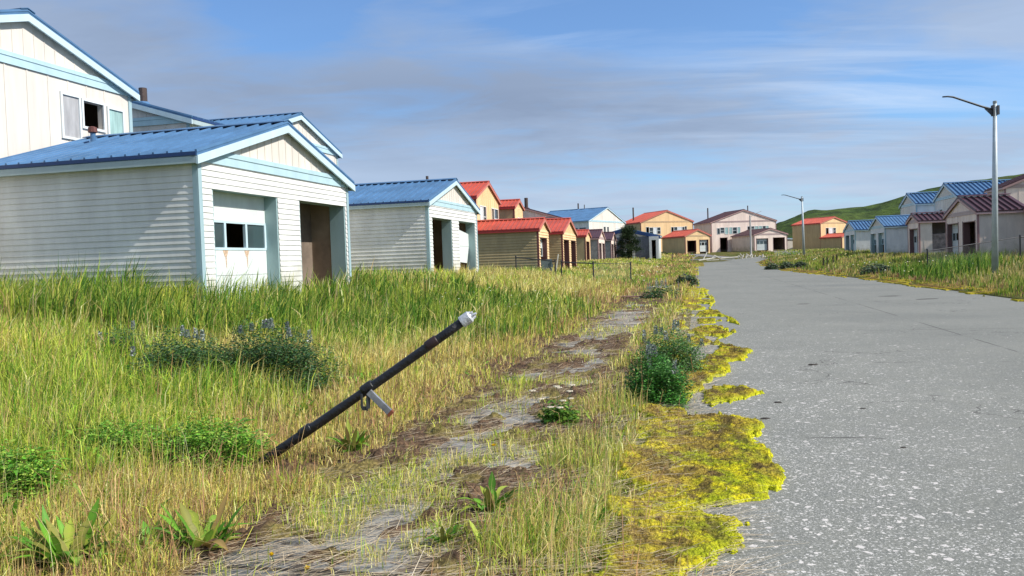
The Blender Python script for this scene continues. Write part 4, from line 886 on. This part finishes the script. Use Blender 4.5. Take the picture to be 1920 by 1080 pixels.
# conifer by the far garage
cx, cy = 17.0, 119.0; cz = terf(cx, cy); root = empty('conifer_tree', (cx, cy, cz), 'dark green conifer standing between the far maroon garage and the blue roofed one', 'tree')
tr = MB(); tr.tube([(0,0,-.3),(.05,0,1.5),(.1,0,3.2),(.1,0,4.5)], [.22,.17,.09,.03], 10)
for k in range(46):
    t = k/45; a = k*2.4; zz_ = .4+t*3.9; l = 2.0*(1-t*.72)*random.uniform(.7, 1.1); tr.tube([(.05,0,zz_),(cos(a)*l*.6,sin(a)*l*.6,zz_+.12),(cos(a)*l,sin(a)*l,zz_+.3*random.random())], [.05,.03,.012], 5)
tr.make('trunk', mat('bark', (.07,.05,.035), .9), root)
pp = []; 
for k in range(62):
    t = random.random()**.8; a = random.uniform(0, 6.28); zz_ = .5+t*4.0; l = (2.0*(1-t*.75))*random.uniform(.35, 1.0); pp.append((cos(a)*l, sin(a)*l, zz_))
Vs = []; Cs = []
for p in pp:
    n = 190; d = rng.normal(0, 1, (n, 3))*np.array([.30,.30,.17]); q = np.array(p)+d; ax = d+np.array(p)*np.array([.25,.25,0])+rng.normal(0, .15, (n, 3)); ax /= np.linalg.norm(ax, axis=1)[:,None]; sd = np.cross(ax, rng.normal(0, 1, (n, 3))); sd /= np.linalg.norm(sd, axis=1)[:,None]
    s = rng.uniform(.12, .24, n)[:,None]; V = np.stack([q-sd*s*.22, q+sd*s*.22, q+ax*s], 1); Vs.append(V.reshape(-1, 3)); Cs.append(np.repeat(pick(np.array([(.018,.038,.014),(.03,.055,.02),(.045,.065,.025)])*random.uniform(.7, 1.4), n), 3, axis=0))
V = np.concatenate(Vs); i = np.arange(len(V)//3)*3; npmesh('crown', V, np.stack([i, i+1, i+2], 1), vegmat('needle', .1, .7), np.concatenate(Cs), root)

# ------------------------------------------------------------------ street lamps
def lamp(x, y, z, H_, label, reach, lean=(0, 0), sc_=1.0):
    root = empty('street_lamp', (x, y, z), label, 'street lamp', 'street lamps along the road')
    lx, ly = lean
    p = MB(); p.tube([(0,0,-.1),(lx*.5,ly*.5,H_*.5),(lx,ly,H_)], [.14*sc_,.115*sc_,.075*sc_], 16); po = p.make('pole', mat('weathered_pole_paint', (.48,.54,.56), .5, .25, 2, metal=.2), root, smooth=True)
    cp = MB(); cp.tube([(lx,ly,H_),(lx,ly,H_+.10),(lx,ly,H_+.12)], [.085*sc_,.085*sc_,.03], 14); cp.make('pole_cap', mat('grey_cap', (.30,.34,.36), .5), po)
    bk = MB(); bk.box(lx-.13,lx-.06,ly-.09,ly+.09,H_-.55,H_-.08); bk.box(lx+.05,lx+.15,ly-.10,ly+.10,H_-.5,H_-.10)
    dkm = mat('dark_arm_paint', (.06,.065,.075), .5, .2); bk.make('clamp', dkm, root)
    gs = MB(); gs.hexa([(lx-.13,ly-.02,H_-.55),(lx-.12,ly-.02,H_-.2),(lx-.12,ly+.02,H_-.2),(lx-.13,ly+.02,H_-.55),(lx-.45,ly-.02,H_-.23),(lx-.45,ly-.02,H_-.15),(lx-.45,ly+.02,H_-.15),(lx-.45,ly+.02,H_-.23)])
    gs.make('gusset', dkm, root)
    ar = MB(); ar.tube([(lx-.1,ly,H_-.27),(lx-reach*.25,ly-.0,H_-.12),(lx-reach*.8,ly,H_+.34),(lx-reach*.90,ly,H_+.37),(lx-reach,ly,H_+.36)], [.05*sc_,.045*sc_,.04*sc_,.035*sc_,.03*sc_], 10); ar.make('arm', dkm, root, smooth=True)
    return root
lamp(21.4, 36.6, .32, 7.55, 'tall street lamp post nearest the camera on the right verge', 2.3, lean=(.12, 0))
lamp(37.2, 105, 1.0, 7.6, 'thin street lamp post in the middle distance before the orange house and hill', 2.6, lean=(-.1, 0), sc_=1.15)
z = 1.55; root = empty('street_lamp', (39.9, 137.5, z), 'farthest street lamp, standing before the long pink house with its arm pointing right', 'street lamp', 'street lamps along the road')
p = MB(); p.tube([(0,0,-.1),(.0,0,6.5)], [.17,.12], 10); p.make('pole', mat('far_pole_paint', (.50,.48,.46), .6), root)
p = MB(); p.tube([(.0,0,6.2),(1.0,0,6.8),(1.9,0,7.15)], [.05,.04,.035], 6); p.make('arm', mat('far_pole_paint', (.50,.48,.46), .6), root)

# ------------------------------------------------------------------ leaning pole
base = Vector((-2.12, 6.24, .04)); tip = Vector((-.37, 6.18, 1.175))
d = (tip-base).normalized(); Lp = (tip-base).length
root = empty('leaning_pole', base, 'bent over black pipe post with a white cap leaning across the meadow', 'pole')
pm = mat('peeling_black_paint', (.012,.012,.015), .38, .5, 9, bump=.6, bscale=30, spec=.5)
p = MB(); npt = 14; pts = [d*Lp*(t/npt)-Vector((0,0,.012*math.sin(t/npt*3.14))) for t in range(-2, npt+1)]
p.tube(pts, [.036 if t < 9 else .034 for t in range(len(pts))], 24); p.make('pipe', pm, root, smooth=True)
e1 = d*Lp
cp = MB(); cp.tube([e1-d*.02, e1+d*.055, e1+d*.075], [.045,.047,.03], 16)
for k in range(7):
    a = k*.9; sdv = d.cross(Vector((0,1,0))).normalized(); sd2 = d.cross(sdv)
    cp.tube([e1+d*.05+(sdv*cos(a)+sd2*sin(a))*.022, e1+d*(.078+.016*(k%3))+(sdv*cos(a)+sd2*sin(a))*.028], [.018,.008], 6)
cp.make('cap', mat('chalky_white_metal', (.62,.64,.68), .5, .4, 18, metal=.2, bump=.6, bscale=20), root)
up = sdv if sdv.z > 0 else -sdv
for t, wd, nm in ((.30, .0395, 'collar'), (.575, .040, 'collar'), (.86, .0385, 'collar')):
    c_ = MB(); q = d*Lp*t; c_.tube([q-d*.05, q-d*.04, q+d*.04, q+d*.05], [.036, wd, wd, .036], 20); c_.make(nm, mat('dark_red_black_band', (.035,.018,.02), .5, .4, 12) if t > .7 else pm, root, smooth=True)
q = d*Lp*.585
bk = MB(); bk.bar(q+Vector((0,-.045,-.035)), q+Vector((.155,-.06,-.195)), .035, .045); bo = bk.make('bracket_arm', mat('scuffed_grey_steel', (.30,.31,.34), .45, .5, 15, metal=.4), root)
bk = MB(); bk.bar(q+Vector((.150,-.06,-.190)), q+Vector((.168,-.061,-.208)), .04, .05); bk.make('rusty_end', mat('rust_end', (.20,.06,.03), .8, .4, 20), bo)
bk = MB()
for a_, b_ in (((-.055,-.05,-.05),(-.055,-.052,-.155)),((-.055,-.052,-.155),(-.01,-.052,-.160)),((-.01,-.052,-.160),(-.005,-.05,-.06))): bk.bar(q+Vector(a_), q+Vector(b_), .012, .03)
bk.make('bracket_loop', mat('dark_steel', (.05,.055,.06), .45, .3, metal=.4), root)

# ------------------------------------------------------------------ fences
def fence(name, label, posts, rails, hgt, meshspans, rp=.035, mesh_w=.0):
    x0, y0 = posts[0]; z0 = terf(x0, y0); root = empty(name, (x0, y0, z0), label, 'fence')
    fm = mat('dark_fence_steel', (.05,.05,.055), .5, .3, 6, metal=.3)
    for i, (x, y) in enumerate(posts):
        z = terf(x, y)-z0; p = MB(); p.tube([(x-x0,y-y0,z-.2),(x-x0,y-y0,z+hgt[i])], [rp, rp], 10); po = p.make('post', fm, root)
        c_ = MB(); c_.tube([(x-x0,y-y0,z+hgt[i]),(x-x0,y-y0,z+hgt[i]+.03),(x-x0,y-y0,z+hgt[i]+.06)], [rp*1.3,rp*1.3,rp*.4], 10); c_.make('post_cap', fm, po)
    for a_, b_, r_ in rails:
        za = terf(*posts[a_])-z0+hgt[a_]-.06; zb = terf(*posts[b_])-z0+hgt[b_]-.06
        p = MB(); p.tube([(posts[a_][0]-x0, posts[a_][1]-y0, za), (posts[b_][0]-x0, posts[b_][1]-y0, zb)], [r_, r_], 8); p.make('rail', fm, root)
    for a_, b_ in meshspans:
        A = Vector((posts[a_][0]-x0, posts[a_][1]-y0, terf(*posts[a_])-z0)); B = Vector((posts[b_][0]-x0, posts[b_][1]-y0, terf(*posts[b_])-z0)); l = (B-A).length; dd = (B-A)/l
        mb = MB(); hh = hgt[a_]-.1; s = 0; step = .09
        nrm = Vector((-dd.y, dd.x, 0))*.0016
        k = -hh
        while k < l:
            for sg in (1, -1):
                t0, t1 = (k, k+hh) if sg == 1 else (k+hh, k); zz0, zz1 = 0.0, hh
                # clip to 0..l
                def cl(t0, t1, z0_, z1_):
                    pts_ = []
                    for t, z_ in ((t0, z0_), (t1, z1_)):
                        if t < 0: f = (0-t0)/(t1-t0); pts_.append((0, z0_+(z1_-z0_)*f))
                        elif t > l: f = (l-t0)/(t1-t0); pts_.append((l, z0_+(z1_-z0_)*f))
                        else: pts_.append((t, z_))
                    return pts_
                (ta, z_a), (tb, z_b) = cl(t0, t1, zz0, zz1)
                if abs(tb-ta) > .02:
                    pa = A+dd*ta+Vector((0,0,z_a)); pb = A+dd*tb+Vector((0,0,z_b)); w_ = .0022
                    mb.quad(pa+Vector((0,0,w_)), pb+Vector((0,0,w_)), pb-Vector((0,0,w_)), pa-Vector((0,0,w_)))
            k += step
        mb.make('chain_link_mesh', mat('galvanised_wire', (.30,.31,.31), .5, .1, metal=.3), root)
    return root
fence('chain_link_fence', 'low dark pipe and chain link fence in the meadow before the red roofed garages', [(.29,49.5),(2.45,46.0),(2.75,45.4),(4.22,42.6),(7.15,49.6)], [(0,1,.03),(2,3,.03),(3,4,.014)], [1.02,1.0,1.0,1.12,1.15], [(3,4),(0,1)], rp=.04)
fence('chain_link_fence', 'chain link fence running behind the near lamp post on the right', [(21.8,43.3),(27.1,44.0),(33.5,44.8),(40,45.5)], [(0,1,.022),(1,2,.03),(2,3,.03)], [1.25,1.25,1.25,1.25], [(0,1),(1,2)], rp=.04)
for x, y, h_, lb in [(22.7,126,1.1,'thin fence post in the far left meadow, left of two near the blue roofed garage'), (23.6,121,1.2,'thin fence post in the far left meadow, right of two near the debris')]:
    p = MB(); p.tube([(0,0,-.2),(0,0,h_),(0,0,h_+.05)], [.05,.05,.02], 8); o = p.make('fence_post', mat('dark_fence_steel', (.05,.05,.055))); o.location = (x, y, terf(x, y)); tag(o, lb, 'post', 'lone fence posts')
for i, (x, y, lb) in enumerate([(25.8,68.4,'short dark stake in the right meadow, first from the left of four'), (26.15,68.5,'short dark stake in the right meadow, second from the left of four'), (28.1,72.2,'short dark stake in the right meadow, third from the left of four'), (28.5,72.4,'short dark stake in the right meadow, last of four')]):
    p = MB(); p.tube([(0,0,-.2),(.02,0,.72),(.02,0,.76)], [.06,.055,.03], 8); o = p.make('stake', mat('dark_wood', (.03,.025,.02), .8)); o.location = (x, y, terf(x, y)); tag(o, lb, 'stake', 'short stakes in the right meadow')

# ------------------------------------------------------------------ debris and small stuff
wood = mat('bleached_plank', (.70,.66,.56), .8, .3, 5); wood2 = mat('grey_plank', (.36,.36,.36), .8, .4, 5)
spec_ = [((25.2,116.2,.25),(27.4,116.0,.3),.25,'low grey board at the left of the road end debris'), ((26.2,115.6,.15),(28.8,116.3,.45),.3,'tilted pale board crossing the middle of the debris'),
 ((26.9,115.9,.2),(27.5,116.0,1.25),.2,'short pale plank sticking upright from the debris'), ((28.6,116.1,.75),(29.4,116.2,.3),.18,'pale plank forming the right slope of a small peak in the debris'),
 ((28.1,116.1,.3),(28.6,116.1,.78),.18,'pale plank forming the left slope of a small peak in the debris'), ((29.3,115.9,.35),(31.9,116.3,.45),.3,'long cream board at the right end of the debris'),
 ((29.2,115.5,.12),(31.2,115.6,.18),.5,'flat grey board under the long cream board'), ((25.6,116.6,.5),(26.6,116.4,.9),.12,'thin pale slat poking from the left of the debris'), ((27.3,115.5,.12),(29.0,115.4,.16),.4,'flat pale sheet at the front of the debris')]
for i, (a_, b_, w_, lb) in enumerate(spec_):
    zz_ = np.interp(116, *ZR); A = Vector(a_); B = Vector(b_); mb = MB(); mb.bar(Vector((0,0,0)), B-A, w_, .12); o = mb.make('debris_board', wood if i not in (0, 6) else wood2); o.location = (A.x, A.y, A.z+zz_+.12); tag(o, lb, 'board', 'boards in the road end debris')
for i, (x, y, s, lb) in enumerate([(34.0,122,.5,'white rubble heap by the far kerb, left one'), (35.6,122.5,.45,'white rubble heap by the far kerb, middle one'), (37.3,123,.35,'white rubble heap by the far kerb, right one')]):
    mb = MB()
    for k in range(9):
        q = Vector((random.uniform(-s, s)*1.3, random.uniform(-s, s)*.5, random.uniform(0, .3))); r_ = Vector((random.uniform(-.4, .4), random.uniform(-.2, .2), random.uniform(.05, .5))); mb.bar(q, q+r_, .14, .09)
    o = mb.make('rubble', wood); o.location = (x, y, terf(x, y)+.05); tag(o, lb, 'rubble', 'rubble heaps by the far kerb')
mb = MB(); mb.box(-.9,1.25,-.16,.16,0,.05); o = mb.make('plank', mat('reddish_plank', (.27,.16,.12), .85, .4, 6), bevel=.005); o.location = (4.6,30.5,.16); o.rotation_euler = (0,.04,.1); tag(o, 'long reddish brown plank lying across the far sidewalk', 'plank')
mb = MB(); mb.box(-.36,.36,-.02,.02,0,.85); o = mb.make('metal_sheet', mat('teal_grey_sheet', (.10,.13,.13), .6, .3)); o.location = (2.3,51.9,.86); o.rotation_euler = (0,-.12,.1); tag(o, 'teal grey sheet standing in the doorway of the nearest red roofed garage', 'sheet')
mb = MB(); mb.bar((0,0,-.1),(.22,.0,1.15),.07); o = mb.make('prop_stick', wood); o.location = (2.75,51.7,.86); tag(o, 'pale stick propped beside the teal grey sheet', 'stick')
dk = mat('dark_clod', (.045,.038,.032), .9, .4, 20, bump=.6)
for i, (x, y, s, lb) in enumerate([(4.22,11.65,.08,'dark chip lying out on the road, farthest right of the small ones'), (2.40,7.95,.055,'dark clod on the road near the moss tip'), (2.80,8.8,.05,'small dark clod on the road beyond the moss tip'), (3.5,8.3,.035,'dark pebble alone in the speckled part of the road'),
    (12.98,28.3,.42,'flat dark patch slab far out on the road, left one'), (13.05,26.0,.42,'flat dark patch slab far out on the road, right one'), (9.02,25.6,.22,'thin dark sliver on the road left of the slabs'), (3.1,6.6,.03,'black pebble on the road right of the moss')]):
    mb = MB(); n_ = 9; rr = [s*random.uniform(.6, 1.15) for _ in range(n_)]; fl = .12 if s > .2 else .35
    b0 = [(cos(k*6.283/n_)*rr[k], sin(k*6.283/n_)*rr[k]*.45, 0) for k in range(n_)]; t0 = [(p_[0]*.7, p_[1]*.7, s*.22*random.uniform(.7, 1.1) if s < .2 else .006) for p_ in b0]
    mb.v = b0+t0; mb.f = [tuple(range(n_, 2*n_))]+[(k, (k+1) % n_, n_+(k+1) % n_, n_+k) for k in range(n_)]
    o = mb.make('road_clod', dk); o.location = (x, y, .005); o.rotation_euler = (0,0,random.uniform(-.3,.3)); tag(o, lb, 'clod', 'dark bits lying on the road')

# ------------------------------------------------------------------ world, sun, camera
SUN_EL = rad(42); daz = rad(-19.5)                      # direction to the sun, measured from +X
sd_ = Vector((cos(SUN_EL)*cos(daz), cos(SUN_EL)*sin(daz), sin(SUN_EL)))
sl = bpy.data.lights.new('sun', 'SUN'); sl.energy = 3.7; sl.angle = rad(.6); sl.color = (1, .95, .87)
so = bpy.data.objects.new('sun', sl); col.objects.link(so); so.rotation_euler = sd_.to_track_quat('Z', 'Y').to_euler()
wd = bpy.data.worlds.new('World'); sc.world = wd; wd.use_nodes = True; nt = wd.node_tree; N = nt.nodes; L = nt.links
bg = N['Background']; sky = N.new('ShaderNodeTexSky'); sky.sky_type = 'NISHITA'; sky.sun_disc = False; sky.sun_elevation = SUN_EL; sky.sun_rotation = rad(90)-daz
sky.air_density = 1.0; sky.dust_density = .4; sky.ozone_density = 2.2
tc = N.new('ShaderNodeTexCoord'); sp = N.new('ShaderNodeSeparateXYZ'); L.new(tc.outputs['Generated'], sp.inputs[0])
zz_ = math_('ADD', math_('MAXIMUM', sp.outputs['Z'], 0), .10)
cb = N.new('ShaderNodeCombineXYZ'); L.new(math_('DIVIDE', sp.outputs['X'], zz_), cb.inputs[0]); L.new(math_('DIVIDE', sp.outputs['Y'], zz_), cb.inputs[1])
mp = N.new('ShaderNodeMapping'); mp.inputs['Scale'].default_value = (.55, .9, 1); mp.inputs['Rotation'].default_value = (0, 0, .5); mp.inputs['Location'].default_value = (3.1, 1.7, 0); L.new(cb.outputs[0], mp.inputs['Vector'])
def nz_(s, d, r_, dist=0.0):
    n = N.new('ShaderNodeTexNoise'); n.inputs['Scale'].default_value = s; n.inputs['Detail'].default_value = d; n.inputs['Roughness'].default_value = r_; n.inputs['Distortion'].default_value = dist; L.new(mp.outputs[0], n.inputs['Vector']); return n.outputs['Fac']
def blob(px, py, sx, sz):
    """soft opening in the cloud around a sky direction (x/y slope, z/y slope)"""
    ax = math_('SUBTRACT', math_('DIVIDE', sp.outputs['X'], math_('MAXIMUM', sp.outputs['Y'], .05)), px); az = math_('SUBTRACT', math_('DIVIDE', sp.outputs['Z'], math_('MAXIMUM', sp.outputs['Y'], .05)), py)
    r2 = math_('ADD', math_('POWER', math_('DIVIDE', ax, sx), 2), math_('POWER', math_('DIVIDE', az, sz), 2))
    return math_('EXPONENT', math_('MULTIPLY', r2, -1))
cl = nz_(1.1, 7, .55, .4); cl2 = nz_(3.2, 8, .6, .8)
openm = math_('ADD', math_('ADD', blob(-.27, .31, .10, .06), blob(.24, .27, .22, .05)), math_('ADD', blob(.52, .19, .14, .045), blob(.10, .32, .16, .05)))
cov = math_('ADD', math_('MULTIPLY', cl, .75), math_('MULTIPLY', cl2, .45)); cov = math_('SUBTRACT', cov, math_('MULTIPLY', openm, .42))
mask = rng_(cov, .32, .62, .15, 1.0)
low = rng_(sp.outputs['Z'], .0, .14, 1, 0)
# grey undersides with soft lit edges
shade = nz_(.8, 6, .6, .5); band_ = math_('ADD', blob(-.06, .18, .34, .06), blob(-.5, .25, .22, .10))
greyf = math_('ADD', rng_(shade, .38, .62, 0, .55), math_('MULTIPLY', band_, .5), clamp=True)
K = 10.0
ccol = mixc(greyf, (.285*K,.36*K,.49*K), (.185*K,.232*K,.325*K)); 
ccol = mixc(low, ccol, (.35*K,.42*K,.53*K))
ccol = mixc(math_('MULTIPLY', low, rng_(nz_(2.0, 5, .5), .4, .65, 0, .5)), ccol, (.46*K,.52*K,.60*K))
skyc = N.new('ShaderNodeVectorMath'); skyc.operation = 'MULTIPLY'; skyc.inputs[1].default_value = (.62, .86, 1.12); L.new(sky.outputs[0], skyc.inputs[0])
mask = math_('MAXIMUM', mask, math_('MULTIPLY', low, .85))
fin = mixc(math_('MULTIPLY', mask, .92), skyc.outputs[0], ccol)
mp2 = N.new('ShaderNodeMapping'); mp2.inputs['Scale'].default_value = (.45, 2.2, 1); mp2.inputs['Rotation'].default_value = (0, 0, .25); L.new(cb.outputs[0], mp2.inputs['Vector'])
wn = N.new('ShaderNodeTexNoise'); wn.inputs['Scale'].default_value = 1.3; wn.inputs['Detail'].default_value = 9; wn.inputs['Roughness'].default_value = .62; wn.inputs['Distortion'].default_value = .6; L.new(mp2.outputs[0], wn.inputs['Vector'])
wz = math_('ADD', blob(.42, .20, .22, .09), math_('MULTIPLY', blob(.05, .28, .12, .03), .7), clamp=True)
fin = mixc(math_('MULTIPLY', rng_(wn.outputs['Fac'], .45, .70, 0, .62), wz), fin, (.46*K,.54*K,.66*K))
L.new(fin, bg.inputs['Color']); bg.inputs['Strength'].default_value = .1

cam = bpy.data.cameras.new('camera'); co = bpy.data.objects.new('camera', cam); col.objects.link(co); sc.camera = co
f = 1550; cam.sensor_width = 36; cam.lens = f/1920*36; cam.clip_end = 6000; cam.clip_start = .05
p_ = math.atan(48/f); r_ = .034
from mathutils import Matrix
Fw = Vector((0, cos(p_), -sin(p_))); U0 = Vector((0, sin(p_), cos(p_))); R0 = Vector((1, 0, 0))
R = R0*cos(r_)-U0*sin(r_); Uv = R0*sin(r_)+U0*cos(r_)
co.matrix_world = Matrix(((R.x, Uv.x, -Fw.x, 0), (R.y, Uv.y, -Fw.y, 0), (R.z, Uv.z, -Fw.z, 1.6), (0, 0, 0, 1)))
sc.view_settings.view_transform = 'Standard'; sc.view_settings.look = 'None'; sc.view_settings.exposure = .62; sc.view_settings.gamma = 1
